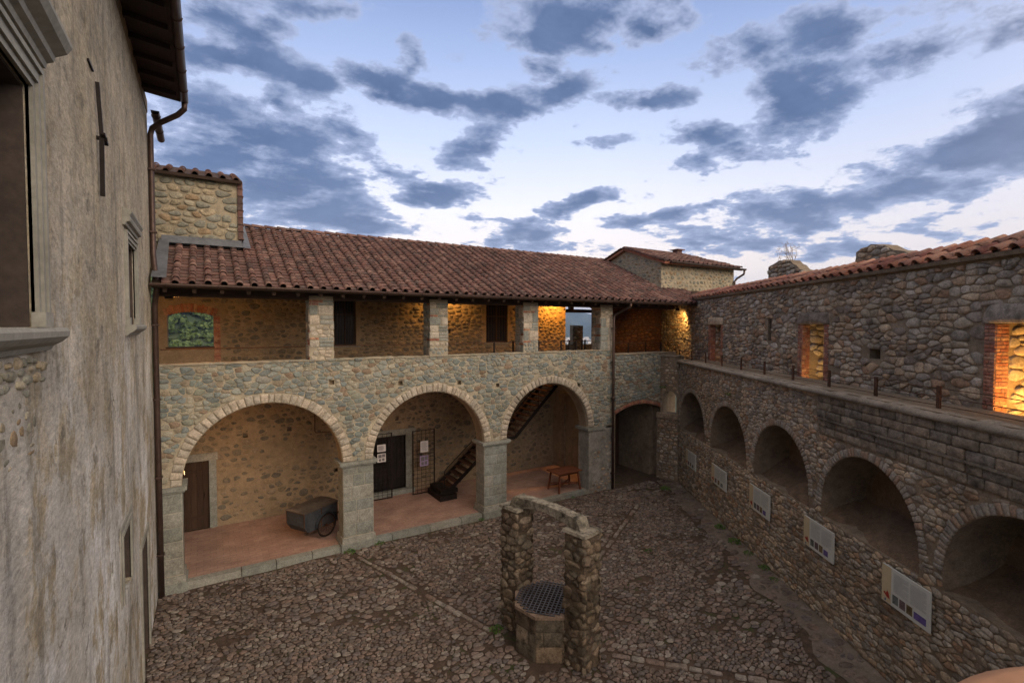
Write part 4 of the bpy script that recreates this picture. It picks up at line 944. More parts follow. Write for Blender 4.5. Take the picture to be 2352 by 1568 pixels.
# tiled coping
def fcp(u, v, h):
    a = R(24); return f0(u, UT + .03 + v * math.sin(a) + h * math.cos(a), -(OU - .13) - v * math.cos(a) + h * math.sin(a))
mb = MB(); P = np.array([(-6.5, 0, -.06), (SB, 0, -.06), (SB, .8, -.06), (-6.5, .8, -.06), (-6.5, 0, .01), (SB, 0, .01), (SB, .8, .01), (-6.5, .8, .01)])
mb.add(fcp(P[:, 0], P[:, 1], P[:, 2]), [(0, 3, 2, 1), (4, 5, 6, 7), (0, 1, 5, 4), (1, 2, 6, 5), (2, 3, 7, 6), (3, 0, 4, 7)], .2); cp = childb(mb, 'tile_coping', M['mortarB'], wb_)
mb = MB(); tiles(mb, fcp, -1.0, SB, .78, .30, .33, seed=21, rb=.085); o = mb.build('coping_tiles', M['tileB']); o.parent = cp


# merlons beyond the upper wall
def merlon(name, label, pts, off, th, seed, group):
    c = B(pts[0][0], off, pts[0][1]); root = thing(name, label, 'ruined wall', group, loc=c)
    q_ = []; rr = random.Random(seed)
    for a, b in zip(pts, pts[1:] + pts[:1]):
        q_.append(a)
        if a[1] > 7.8 and b[1] > 7.8:
            n = max(2, int(math.hypot(b[0] - a[0], b[1] - a[1]) / .14))
            for i in range(1, n): q_.append((a[0] + (b[0] - a[0]) * i / n + rr.uniform(-.03, .03), a[1] + (b[1] - a[1]) * i / n + rr.uniform(-.04, .05)))
    pts = q_
    f = fb(off); o = childslab(f, pts, [], th, 'masonry', M['mortarB'], root); P = np.array(pts)
    def inside(u, v):
        u = np.asarray(u); v = np.asarray(v); r = np.zeros(u.shape, bool)
        for i in range(len(P)):
            (xa, za), (xb, zb) = P[i], P[i - 1]
            r ^= ((za > v) != (zb > v)) & (u < (xb - xa) * (v - za) / (zb - za + 1e-9) + xa)
        return r
    SM = MB(); rubble(SM, f, P[:, 0].min() - .05, P[:, 0].max() + .05, P[:, 1].min(), P[:, 1].max() + .05, .30, .15, inside, .06, 10, seed, .04, .15, .3, .25, (.85, 1), .3, 0)
    childb(SM, 'masonry_stones', M['stoneB'], root); return root
merlon('ruined_merlon', 'low broken merlon with dry twigs on top, left of the taller one beyond the wall', [(-.05, 6.4), (-.08, 8.72), (.16, 8.8), (.5, 8.86), (.92, 8.88), (1.4, 8.84), (1.84, 8.62), (2.2, 8.4), (2.55, 8.22), (3.4, 7.9), (3.6, 6.4)], 4.0, .38, 301, 'ruined merlons beyond the right-hand wall')
merlon('ruined_merlon', 'tall broken merlon with a sloping top beyond the wall, right of the twiggy one', [(5.12, 6.4), (5.14, 8.25), (5.19, 8.58), (5.5, 8.68), (5.82, 8.73), (6.34, 8.62), (6.9, 8.38), (7.43, 8.13), (7.62, 7.95), (7.7, 6.4)], 4.0, .38, 302, 'ruined merlons beyond the right-hand wall')
mb = MB(); rng = np.random.default_rng(4)
for k in range(11):
    b = Vector(B(.45 + rng.uniform(-.35, .9), 4.3, 8.75)); d = Vector((rng.normal(0, .22), rng.normal(0, .2), 1)).normalized(); L = rng.uniform(.35, .95)
    pts = [b + d * L * t + Vector((rng.normal(0, .02), rng.normal(0, .02), 0)) for t in (0, .3, .6, 1)]
    mb.tube(pts, [.008, .007, .005, .003], 5)
    for q in range(6):
        p = pts[1].lerp(pts[3], rng.random()); e = p + Vector((rng.normal(0, .07), rng.normal(0, .07), rng.uniform(.04, .15))); mb.tube([p, e], [.006, .003], 4)
        mb.box(tuple(e - Vector((.009, .009, .012))), tuple(e + Vector((.009, .009, .016))))
mb.build('dry_shrub', plain('dry_twig', (.30, .22, .17), .9), label='leafless dry twigs growing from the top of the low broken merlon', cat='shrub')
# merlon and parapet seen through the gallery opening
f20 = fy(20.5)
far = thing('outer_parapet', 'outer parapet with a single square merlon seen through the gallery opening', 'wall', loc=(16, 20.5, 5))
childslab(f20, [(12, 3.9), (24, 3.9), (24, 5.3), (17.35, 5.3), (17.35, 6.3), (16.65, 6.33), (16.65, 5.3), (12, 5.3)], [], .25, 'masonry', M['mortarB'], far)
SM = MB(); rubble(SM, f20, 14, 19, 4.3, 6.33, .24, .13, lambda u, v: (v < 5.3) | ((u > 16.65) & (u < 17.35)), .04, 10, 305, .05, .12, .3, .25, (.85, 1), .3, 0); childb(SM, 'masonry_stones', M['stoneB'], far)

# ============================================================ LEFT PALACE
pal = thing('palace', 'tall plastered palace wall on the left with stone-framed windows and dark eaves', 'building', loc=(-1.05, 7, 0))
XP = -1.05; fp = fx(XP)
w1 = rect(3.55, 6.29, 4.86, 8.02); w2 = rect(9.75, 6.32, 10.85, 7.62); w3 = [(8.62, 2.42), (9.5, 2.36), (9.5, 3.34), (9.06, 3.4), (8.62, 3.3)]; w4 = [(10.75, -.2), (11.85, -.2), (11.85, 2.25), (11.3, 2.35), (10.75, 2.25)]
def blob(cy, cz, a, b, seed, n=12):
    r = random.Random(seed); return [(cy + a * math.cos(2 * PI * i / n) * r.uniform(.6, 1.2), cz + b * math.sin(2 * PI * i / n) * r.uniform(.7, 1.15)) for i in range(n)]
hp = [blob(5.32, 5.28, .05, .12, 1), blob(8.25, 5.3, .06, .08, 2), blob(7.8, 3.17, .05, .08, 3), blob(11.5, 5.35, .06, .07, 4), blob(7.0, 9.6, .03, .10, 5), blob(7.9, 8.1, .04, .06, 6), blob(8.6, 8.35, .03, .05, 7), blob(9.2, 7.35, .04, .04, 8)]
pw = childslab(fp, rect(-2.0, -.3, 13.9, 11.35), [w1, w2, w3, w4] + hp, .45, 'palace_wall', M['plaster'], pal)
# gently uneven plaster face: subdivide is not needed, the bump carries it
mb = MB(); mb.box((-7, -2.0, -.3), (XP - .45, 13.896, 11.34)); childb(mb, 'palace_wall', M['plaster'], pal)
mb = MB(); mb.box((XP - .12, -2.0, 11.1), (XP + .015, 13.88, 11.36)); childb(mb, 'wall_head', M['mortarC'], pal)
def ring_frame(y0, y1, z0, z1, steps, name, m, parent, bottom=False):
    mb = MB()
    for (a, b, h) in steps:
        mb.box((y1 + a, z0, -.02), (y1 + b, z1 + b, h), fp); mb.box((y0 - b, z0, -.02), (y0 - a, z1 + b, h), fp); mb.box((y0 - a, z1 + a, -.02), (y1 + a, z1 + b, h), fp)
        if bottom: mb.box((y0 - b, z0 - b, -.02), (y1 + b, z0 - a, h), fp)
    o = mb.build(name, m); o.parent = parent; return o
def prof(mb, pts, y0, y1):
    """profile (x,z) extruded along y"""
    n = len(pts); V = [(x, y0, z) for x, z in pts] + [(x, y1, z) for x, z in pts]
    mb.add(V, [(i, (i + 1) % n, n + (i + 1) % n, n + i) for i in range(n)] + [tuple(range(n - 1, -1, -1)), tuple(range(n, 2 * n))], .5)
def pwin(y0, y1, z0, z1, label, sc=1.0, corn=.20, cz=.12):
    mb = MB(); mb.box((XP - .40, y0 - .02, z0), (XP - .36, y1 + .02, z1))
    for i in range(1, 5): mb.box((XP - .36, y0 + (y1 - y0) * i / 5 - .006, z0), (XP - .352, y0 + (y1 - y0) * i / 5 + .006, z1))
    mb.box((XP - .36, y1 - .025, z0 + .002), (XP - .03, y1 + .01, z1 - .002)); mb.box((XP - .36, y0 + .0, z1 - .02), (XP - .03, y1 - .026, z1 + .01))
    w = childb(mb, 'window', M['reveal'], pal, label)
    ring_frame(y0, y1, z0, z1, [(0, .05 * sc, .025), (.05 * sc, .085 * sc, .045), (.085 * sc, .15 * sc, .03), (.15 * sc, .19 * sc, .05)], 'frame', M['greyframe'], w)
    mb = MB()
    for y in (y0 - .19 * sc, y1 - .0): mb.box((XP - .02, y - .01, z0), (XP + .06, y + .2 * sc, z0 + .11)); 
    prof(mb, [(XP - .3, z0 - .005), (XP + .13, z0 - .005), (XP + .145, z0 - .03), (XP + .14, z0 - .07), (XP + .10, z0 - .11), (XP + .05, z0 - .14), (XP + .03, z0 - .175), (XP - .02, z0 - .175)], y0 - .27 * sc, y1 + .25 * sc)
    o = mb.build('sill', M['greyframe']); o.parent = w
    mb = MB(); zc = z1 + .19 * sc + .06
    prof(mb, [(XP - .02, zc), (XP + .04, zc), (XP + .05, zc + .04), (XP + .09, zc + .06), (XP + .10, zc + .10), (XP + corn - .03, zc + .14), (XP + corn, zc + .19), (XP + corn, zc + .22), (XP - .02, zc + .27)], y0 - .32 * sc, y1 + .28 * sc)
    o = mb.build('cornice', M['greyframe']); o.parent = w; return w
pwin(3.55, 4.86, 6.29, 8.02, 'large near window with moulded grey stone frame')
pwin(9.75, 10.85, 6.32, 7.62, 'smaller far window with moulded grey stone frame', .85, .12)
mb = MB(); mb.box((XP - .3, 9.47, 2.42), (XP - .01, 9.53, 3.3)); mb.box((XP - .3, 8.62, 3.28), (XP - .01, 9.47, 3.36)); mb.box((XP - .3, 8.6, 2.3), (XP - .26, 9.52, 3.45)); w = childb(mb, 'window', M['reveal'], pal, 'low ground floor window in a grey stone frame')
ring_frame(8.62, 9.5, 2.4, 3.34, [(0, .06, .03), (.06, .15, .015)], 'frame', M['greyframe'], w)
mb = MB(); mb.box((XP - .3, 11.8, -.1), (XP - .01, 11.88, 2.25)); mb.box((XP - .3, 10.7, -.1), (XP - .26, 11.9, 2.4)); w = childb(mb, 'door', M['reveal'], pal, 'narrow dark ground floor door at the far end of the palace')
ring_frame(10.75, 11.85, -.1, 2.3, [(0, .12, .03)], 'frame', M['greyframe'], w)
mb = MB(); rubble(mb, fp, 3.2, 5.02, 5.86, 6.10, .12, .06, None, .02, 9, 401, .05, .2, .3, .3, (.6, 1), .1, 0); 
rubble(mb, fp, 3.2, 4.9, 5.4, 5.86, .16, .1, None, .006, 9, 402, .1, .5, .3, .3, (.3, .8), .1, 0); LASTWALL['palace'] = pw; childb(mb, 'wall_stones', M['stoneT'], pal)
mb = MB()
mb.bar((XP + .035, 7.58, 7.84), (XP + .05, 7.50, 8.52), .045, .035); mb.bar((XP + .05, 7.50, 8.52), (XP + .03, 7.44, 9.12), .04, .02)
mb.tube([(XP - .02, 7.50, 8.5), (XP + .10, 7.52, 8.5)], .025, 8); mb.bar((XP + .07, 7.44, 8.54), (XP + .08, 7.60, 8.46), .04, .03)
childb(mb, 'wall_anchor', M['iron'], pal)
mb = MB(); mb.bar((XP + .01, 7.05, 9.2), (XP + .015, 7.3, 9.18), .02, .02); childb(mb, 'iron_staple', M['iron'], pal)
# eaves
mb = MB(); V = []
def fe(u, v, h): return np.stack([XP + v, u, 11.30 - v * .10 + h], -1)
n = 40
for i in range(n): mb.box((-2 + i * 15.2 / n + .004, -.6, .0), (-2 + (i + 1) * 15.2 / n - .004, .66, .03), fe, random.random())
rf = childb(mb, 'eaves_boards', M['soffit'], pal)
for i in range(22):
    mb = MB(); mb.box((-1.6 + i * .68, -.4, -.09), (-1.6 + i * .68 + .09, .60, -.002), fe, random.random(), taper=.0); childb(mb, 'eaves_rafter', M['soffit'], pal)
def fr_(u, v, h): return np.stack([XP + .72 - v * .93, u, 11.28 + v * .36 + h], -1)
mb = MB(); mb.box((-2, -.02, .0), (13.3, 3.5, .05), fr_); tr = childb(mb, 'roof', M['beam'], pal)
mb = MB(); tiles(mb, lambda u, v, h: fr_(u, v, h + .05), -2, 13.3, .7, seed=31); o = mb.build('roof_tiles', M['tile']); o.parent = tr
gutter((-.315, -2, 11.25), (-.315, 13.15, 11.25), .075, M['copper'], pal)
gutter((-.86, 13.3, 10.98), (-.86, 15.0, 10.9), .08, M['copper'], pal)
mb = MB(); mb.tube([(-.315, 13.08, 11.2), (-.32, 13.1, 11.06), (-.45, 13.25, 10.96), (-.8, 13.6, 10.83), (-.95, 13.77, 10.74), (-.985, 13.79, 10.6), (-.985, 13.79, 7.9), (-.94, 13.6, 7.45), (-.9, 13.45, 7.2), (-.96, 13.72, 6.9), (-.98, 13.78, 6.7), (-.975, 13.78, 3.4), (-.97, 13.78, .03)], .058, 10)
for z in (9.8, 8.4, 6.3, 4.6, 2.8, 1.0): mb.box((-1.06, 13.71, z), (-.9, 13.86, z + .035))
childb(mb, 'downpipe', M['copper'], pal, 'long brown downpipe in the corner between palace and arcade')

# ============================================================ WELL
WA = math.atan2(.21, -.98); ax = Vector((.2095, -.9778, 0)); pxv = Vector((.9778, .2095, 0)); WC = Vector((5.67, 7.75, 0))
def fw(u, v, h): u = np.asarray(u, float); v = np.asarray(v, float); h = np.asarray(h, float); return np.stack([WC.x + ax.x * u + pxv.x * v, WC.y + ax.y * u + pxv.y * v, h + 0 * u], -1)
wl = thing('stone_well', 'old stone well with two rough pillars, a curved top beam and an iron grate', 'well', loc=tuple(WC))
def wface(c0, n, axis):
    """vertical face frame of a pillar: (u along, v up, h outward)"""
    if axis == 0: return lambda u, v, h: fw(c0 + n * h, u, v)      # normal along the well axis
    return lambda u, v, h: fw(u, c0 + n * h, v)
for sgn in (-1, 1):
    c = sgn * .86; hw = .225; mb = MB(); mb.box((c - hw, -hw, -.05), (c + hw, hw, 2.5), fw, .5, 1)
    for k, (fr, lo, hi) in enumerate(((wface(c - hw, -1, 0), -hw, hw), (wface(c + hw, 1, 0), -hw, hw), (wface(-hw, -1, 1), c - hw, c + hw), (wface(hw, 1, 1), c - hw, c + hw))):
        rubble(mb, fr, lo - .04, hi + .04, -.02, 2.5, .20, .125, None, .032, 12, 500 + k + 10 * (sgn > 0), .03, .25, .36, .33, (.85, 1.05), .4, 0, ((1, -.6), (.93, .55), (.7, .95)), .7)
    p = childb(mb, 'pillar', [M['well'], M['wellm']], wl)
    mb = MB(); mb.box((c - .275, -.27, 2.50), (c + .275, .27, 2.55), fw, .2, taper=.015); cp_ = mb.build('cap_slab', M['lich']); cp_.parent = p
mb = MB(); n = 24; V = []
for i in range(n + 1):
    t = -.93 + 1.86 * i / n
    e = min(1, (.93 - abs(t)) / .16); zt = 2.57 + (.22 * math.sqrt(max(0, 1 - (1 - e) ** 2)) if e < 1 else .22) + .02 * math.cos(t * 3) + random.uniform(-.008, .008)
    zb = 2.56 if abs(t) > .60 else 2.56 + .09 * math.cos(t / .6 * PI / 2)
    wv_ = .11 + (.04 if e < 1 else 0)
    V += [(t, -wv_, zb), (t, -wv_, zt - .02), (t, -wv_ + .03, zt), (t, wv_ - .03, zt), (t, wv_, zt - .02), (t, wv_, zb)]
V = np.array(V); F = [(i * 6 + j, i * 6 + (j + 1) % 6, (i + 1) * 6 + (j + 1) % 6, (i + 1) * 6 + j) for i in range(n) for j in range(6)] + [(0, 1, 2, 3, 4, 5), tuple(range(n * 6 + 5, n * 6 - 1, -1))]
mb.add(fw(V[:, 0], V[:, 1], V[:, 2]), F, .3, 0, False); childb(mb, 'top_beam', M['lich'], wl)
mb = MB(); Rb = .66
oct_ = [(Rb * math.cos(PI / 8 + PI / 4 * i), Rb * math.sin(PI / 8 + PI / 4 * i)) for i in range(8)]
for i in range(8):
    a, b = oct_[i], oct_[(i + 1) % 8]; L = math.hypot(b[0] - a[0], b[1] - a[1]); du, dv = (b[0] - a[0]) / L, (b[1] - a[1]) / L; nu, nv = dv, -du
    fo = (lambda a, du, dv, nu, nv: (lambda u, v, h: fw(a[0] + du * u + nu * h, a[1] + dv * u + nv * h, v)))(a, du, dv, nu, nv)
    ashlar(mb, fo, 0, L, 0, .84, .35, .28, .012, 600 + i, .004)
    ia, ib = (a[0] * .8, a[1] * .8), (b[0] * .8, b[1] * .8)
    V = np.array([(*a, -.05), (*b, -.05), (*b, .84), (*a, .84), (*ia, .84), (*ib, .84), (*ia, -.05), (*ib, -.05)])
    mb.add(fw(V[:, 0], V[:, 1], V[:, 2]), [(0, 1, 2, 3), (3, 2, 5, 4), (4, 5, 7, 6)], .5, 1)
childb(mb, 'basin', [M['well'], M['wellm']], wl)
mb = MB()
for i in range(8):
    a, b = oct_[i], oct_[(i + 1) % 8]; V = []
    for z in (.83, .89):
        for p in (a, b): V += [(p[0] * 1.05, p[1] * 1.05, z), (p[0] * .84, p[1] * .84, z)]
    V = np.array(V); mb.add(fw(V[:, 0], V[:, 1], V[:, 2]), [(0, 1, 3, 2), (4, 5, 7, 6), (0, 2, 6, 4), (1, 3, 7, 5)], .2 + .1 * (i % 3))
childb(mb, 'rim', stone('worn_rim', [(.24, .17, .125), (.28, .20, .15)], bmp=.9), wl)
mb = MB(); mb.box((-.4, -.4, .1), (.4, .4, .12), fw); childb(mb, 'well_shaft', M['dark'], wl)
mb = MB()
for d in (0, 1):
    for k in range(-7, 8):
        o = k * .082; 
        L = .60 * (1 if abs(o) < .25 else max(0, 1 - (abs(o) - .25) / .62)); 
        if L < .05: continue
        ca, sa = (math.cos(.5), math.sin(.5)) if d == 0 else (-math.sin(.5), math.cos(.5))
        P0 = (-L * ca - o * sa, -L * sa + o * ca); P1 = (L * ca - o * sa, L * sa + o * ca)
        a = fw(P0[0], P0[1], .905 + .012 * d); b = fw(P1[0], P1[1], .905 + .012 * d)
        mb.bar(a, b, .024, .012)
childb(mb, 'iron_grate', plain('grate_iron', (.11, .105, .12), .45, .5), wl)

# ============================================================ IRON GRILLES
def grille(x0, x1, y, label):
    root = thing('iron_grille', label, 'gate', 'open iron grilles in the arcade', loc=(x0, y, .14)); mb = MB(); z0, z1 = .16, 2.5
    for x in (x0, x1): mb.bar((x, y, z0), (x, y, z1), .045, .02)
    for z in (z0 + .02, z1 - .02): mb.bar((x0, y, z), (x1, y, z), .045, .02)
    childb(mb, 'gate_frame', M['iron'], root); mb = MB(); n = 5
    for i in range(1, n): x = x0 + (x1 - x0) * i / n; mb.tube([(x, y, z0), (x, y, z1)], .008, 6)
    for i in range(1, 16): z = z0 + (z1 - z0) * i / 16; mb.bar((x0, y - .004, z), (x1, y - .004, z), .012, .012)
    childb(mb, 'lattice_bars', M['iron'], root); return root
grille(4.72, 5.55, 17.0, 'left iron grille standing open in front of the black double door'); grille(6.29, 7.12, 16.85, 'right iron grille folded back against the wall beside the stair')
white = plain('white_paper', (.62, .60, .60), .8, 0, .05); ink = plain('grey_ink', (.16, .15, .16), .8, 0, .1)
def paper(x0, x1, z0, z1, y, label, kind):
    root = thing('notice_sheet', label, 'notice', 'paper notices on the grilles', loc=((x0 + x1) / 2, y, z0))
    mb = MB(); mb.box((x0, y - .004, z0), (x1, y, z1)); childb(mb, 'sheet', white if kind != 2 else plain('lilac_sheet', (.33, .25, .42), .8, 0, .1), root)
    mb = MB()
    if kind == 0:
        for i in range(12):
            z = z1 - .05 - i * (z1 - z0 - .08) / 12; mb.box((x0 + .03, y - .006, z - .004), (x1 - .03 - random.uniform(0, .08), y - .0045, z + .004))
    else:
        for (a, b, c, d) in ((.1, .5, .5, .9), (.55, .55, .92, .92), (.15, .1, .45, .4), (.55, .12, .85, .45)):
            mb.box((x0 + (x1 - x0) * a, y - .006, z0 + (z1 - z0) * b), (x0 + (x1 - x0) * c, y - .0045, z0 + (z1 - z0) * d))
    childb(mb, 'printing', ink, root)
paper(5.03, 5.33, 1.87, 2.12, 16.97, 'white sheet at the top of the left iron grille', 0); paper(5.03, 5.33, 1.50, 1.80, 16.97, 'photo sheet below the white one on the left iron grille', 1)
paper(6.57, 6.87, 1.68, 2.09, 16.82, 'white text sheet on the upper part of the right iron grille', 0); paper(6.55, 6.87, 1.17, 1.55, 16.82, 'lilac picture sheet low on the right iron grille', 2)

# ============================================================ STAIR
st = thing('metal_staircase', 'dark metal staircase climbing along the back wall inside the arcade', 'staircase', loc=(7.1, 16.3, .14))
mb = MB(); Y0, Y1 = 15.95, 16.85
def flight(mb, x0, z0, x1, z1, n):
    for i in range(n):
        x = x0 + (x1 - x0) * i / n; z = z0 + (z1 - z0) * (i + 1) / n; w = (x1 - x0) / n
        mb.box((x, Y0, z - .04), (x + w + .03, Y1, z), rnd=random.random())
flight(mb, 7.15, .14, 9.3, 2.05, 11); mb.box((9.3, Y0, 2.01), (10.1, Y1, 2.05)); flight(mb, 10.1, 2.05, 12.55, 4.4, 13)
childb(mb, 'treads', M['rust'], st)
mb = MB()
for y in (Y0 - .02, Y1 + .02):
    mb.bar((7.05, y, .2), (9.3, y, 2.0), .04, .12); mb.bar((9.3, y, 1.98), (10.1, y, 1.98), .04, .12); mb.bar((10.1, y, 1.98), (12.6, y, 4.33), .04, .12)
childb(mb, 'stringer', M['iron'], st)
mb = MB(); mb.box((6.85, Y0 - .25, .14), (7.5, Y1, .33)); mb.box((6.95, Y0 - .1, .33), (7.6, Y1, .48)); childb(mb, 'foot_block', M['iron'], st)
mb = MB(); y = Y0 - .03
mb.tube([(7.12, y, .2), (7.12, y, 1.12), (7.2, y, 1.22), (9.3, y, 2.98), (10.1, y, 3.0), (12.5, y, 5.2)], .018, 8)
childb(mb, 'handrail', M['iron'], st); mb = MB()
for q in range(1, 5): mb.tube([(9.3, y, 2.05 + q * .19), (10.1, y, 2.05 + q * .19), (12.5, y, 4.35 + q * .19)], .006, 5)
for x, z in ((9.3, 2.05), (10.1, 2.05), (11.2, 3.1), (12.4, 4.3)): mb.tube([(x, y, z), (x, y, z + .95)], .014, 6)
childb(mb, 'rail_cables', M['rust'], st)

# ============================================================ TABLE
tb = thing('wooden_table', 'reddish brown wooden table with splayed legs under the third arch', 'table', loc=(11.38, 14.5, .14))
mb = MB(); A0, A1, B0, B1, TZ = 10.82, 11.95, 14.12, 14.86, .88
for i in range(4): mb.box((A0, B0 + (B1 - B0) * i / 4 + .002, TZ - .035), (A1, B0 + (B1 - B0) * (i + 1) / 4 - .002, TZ), rnd=random.random())
childb(mb, 'tabletop', M['table'], tb)
mb = MB(); mb.box((A0 + .1, B0 + .08, TZ - .12), (A1 - .1, B0 + .11, TZ - .036)); childb(mb, 'apron', M['table'], tb); mb = MB(); mb.box((A0 + .1, B1 - .11, TZ - .12), (A1 - .1, B1 - .08, TZ - .036)); childb(mb, 'apron', M['table'], tb)
for x, sx in ((A0 + .14, -1), (A1 - .14, 1)):
    for yy, sy in ((B0 + .1, -1), (B1 - .1, 1)):
        mb = MB(); mb.bar((x, yy, TZ - .036), (x + sx * .08, yy + sy * .06, .14), .055, .055); childb(mb, 'leg', M['table'], tb)
for s1, s2 in ((0, 1), (1, 0)):
    mb = MB(); mb.bar((A0 + .1 + s1 * .9, B0 + .12, .35 + s1 * .03), (A0 + .1 + s2 * .9, B1 - .12, .38 + s2 * .03), .035, .05); childb(mb, 'cross_brace', M['table'], tb)

# ============================================================ CART
ct = thing('box_cart', 'old grey lidded box cart on two spoked wheels beside the second pier', 'cart', loc=(2.55, 15.2, .14))
CAg = R(31); ca, sa = math.cos(CAg), math.sin(CAg); CC = (2.58, 15.25)
def fcart(u, v, h): u = np.asarray(u, float); v = np.asarray(v, float); return np.stack([CC[0] + ca * u - sa * v, CC[1] + sa * u + ca * v, np.asarray(h, float) + 0 * u], -1)
def cp3(u, v, h): return tuple(float(q) for q in fcart(u, v, h))
grey = plain('worn_grey_paint', (.055, .06, .068), .6, .2, .4, 14); grey2 = plain('worn_lid_paint', (.10, .08, .065), .65, .1, .45, 12)
mb = MB(); V = np.array([(-.6, -.36, .62), (-.45, -.36, .42), (.6, -.36, .42), (.6, -.36, 1.0), (-.6, -.36, 1.0), (-.6, .36, .62), (-.45, .36, .42), (.6, .36, .42), (.6, .36, 1.0), (-.6, .36, 1.0)])
mb.add(fcart(V[:, 0], V[:, 1], V[:, 2]), [(0, 1, 2, 3, 4), (9, 8, 7, 6, 5), (0, 5, 6, 1), (1, 6, 7, 2), (2, 7, 8, 3), (3, 8, 9, 4), (4, 9, 5, 0)], .5); childb(mb, 'cart_box', grey, ct)
mb = MB()
for (a, b) in (((-.6, -.365, .62), (-.6, -.365, 1.0)), ((.6, -.365, .42), (.6, -.365, 1.0)), ((-.6, -.365, .99), (.6, -.365, .99)), ((-.45, -.365, .42), (.6, -.365, .42)), ((-.605, .36, .62), (-.605, .36, 1.0)), ((-.605, -.36, .99), (-.605, .36, .99)), ((0, -.365, .42), (0, -.365, 1.0))): mb.bar(cp3(*a), cp3(*b), .03, .012)
childb(mb, 'edge_straps', M['rust'], ct)
mb = MB(); V = np.array([(-.63, -.39, 1.0), (.63, -.39, 1.0), (.63, .39, 1.0), (-.63, .39, 1.0), (-.63, -.39, 1.03), (.63, -.39, 1.03), (.63, .39, 1.03), (-.63, .39, 1.03), (-.6, 0, 1.08), (.6, 0, 1.08)])
mb.add(fcart(V[:, 0], V[:, 1], V[:, 2]), [(0, 3, 2, 1), (0, 1, 5, 4), (2, 3, 7, 6), (4, 5, 9, 8), (6, 7, 8, 9), (5, 6, 9), (7, 4, 8), (1, 2, 6, 5), (3, 0, 4, 7)], .5); childb(mb, 'lid', grey2, ct)
for sgn in (-1, 1):
    v0 = sgn * .45; WR = .32; wc = .14 + WR + .01
    mb = MB(); mb.tube([cp3(.12 + WR * math.cos(t), v0, wc + WR * math.sin(t)) for t in np.linspace(0, 2 * PI, 29)[:-1]], .022, 7, closed=True); wh = childb(mb, 'wheel', M['iron'], ct)
    mb = MB(); mb.tube([cp3(.12 + (WR - .03) * math.cos(t), v0, wc + (WR - .03) * math.sin(t)) for t in np.linspace(0, 2 * PI, 29)[:-1]], .010, 6, closed=True); mb.tube([cp3(.12, v0 - .04, wc), cp3(.12, v0 + .04, wc)], .03, 8); o = mb.build('rim', M['rust']); o.parent = wh
    mb = MB()
    for q in range(20): t = q * 2 * PI / 20; mb.tube([cp3(.12 + .025 * math.cos(t + .6), v0 + .03 * (1 if q % 2 else -1), wc + .025 * math.sin(t + .6)), cp3(.12 + (WR - .03) * math.cos(t), v0, wc + (WR - .03) * math.sin(t))], .0035, 4)
    o = mb.build('spokes', M['rust']); o.parent = wh
    mb = MB(); V = []
    for t in np.linspace(.1, PI - .1, 13): V += [(.12 + .39 * math.cos(t), v0 - .05, wc + .39 * math.sin(t)), (.12 + .39 * math.cos(t), v0 + .05, wc + .39 * math.sin(t))]
    V = np.array(V); mb.add(fcart(V[:, 0], V[:, 1], V[:, 2]), [(2 * i, 2 * i + 1, 2 * i + 3, 2 * i + 2) for i in range(12)], .5, 0, True); childb(mb, 'mudguard', grey, ct)
mb = MB(); mb.tube([cp3(.12, -.45, .47), cp3(.12, .45, .47)], .018, 8); childb(mb, 'axle', M['iron'], ct)
mb = MB(); mb.tube([cp3(.6, 0, .5), cp3(.95, 0, .45), cp3(1.15, 0, .6), cp3(1.2, 0, 1.1)], .022, 7); mb.tube([cp3(1.2, -.25, 1.12), cp3(1.2, .25, 1.12)], .018, 7); mb.tube([cp3(.8, 0, .46), cp3(.8, 0, .16)], .016, 6); childb(mb, 'handlebar', M['iron'], ct)

# ============================================================ INFORMATION BOARDS
board = plain('board_cream', (.50, .50, .45), .6, 0, .06, 8); tan = plain('board_tan', (.48, .39, .25), .6, 0, .08, 8); red = plain('board_red', (.28, .03, .02), .6); blue = plain('board_blue', (.05, .10, .2), .6)
PAN = [(1.97, 2.98, 1.03, 1.62, 3, 'leftmost small information board, nearest the corner and partly weathered'), (4.41, 5.53, 1.15, 1.76, 3, 'second information board from the corner, below the second niche'), (7.03, 8.10, 1.28, 1.93, 4, 'middle information board with four small pictures, below the third niche'), (9.60, 10.62, 1.40, 2.04, 4, 'fourth information board from the corner, left of the large dark niche'), (11.96, 12.96, 1.45, 2.10, 4, 'largest nearest information board with a purple map picture')]
pcs = [plain('picture_a', (.12, .13, .12), .6, 0, .6, 60), plain('picture_b', (.13, .09, .09), .6, 0, .6, 60), plain('picture_c', (.17, .12, .06), .6, 0, .6, 60), plain('picture_d', (.11, .08, .22), .6, 0, .4, 60)]
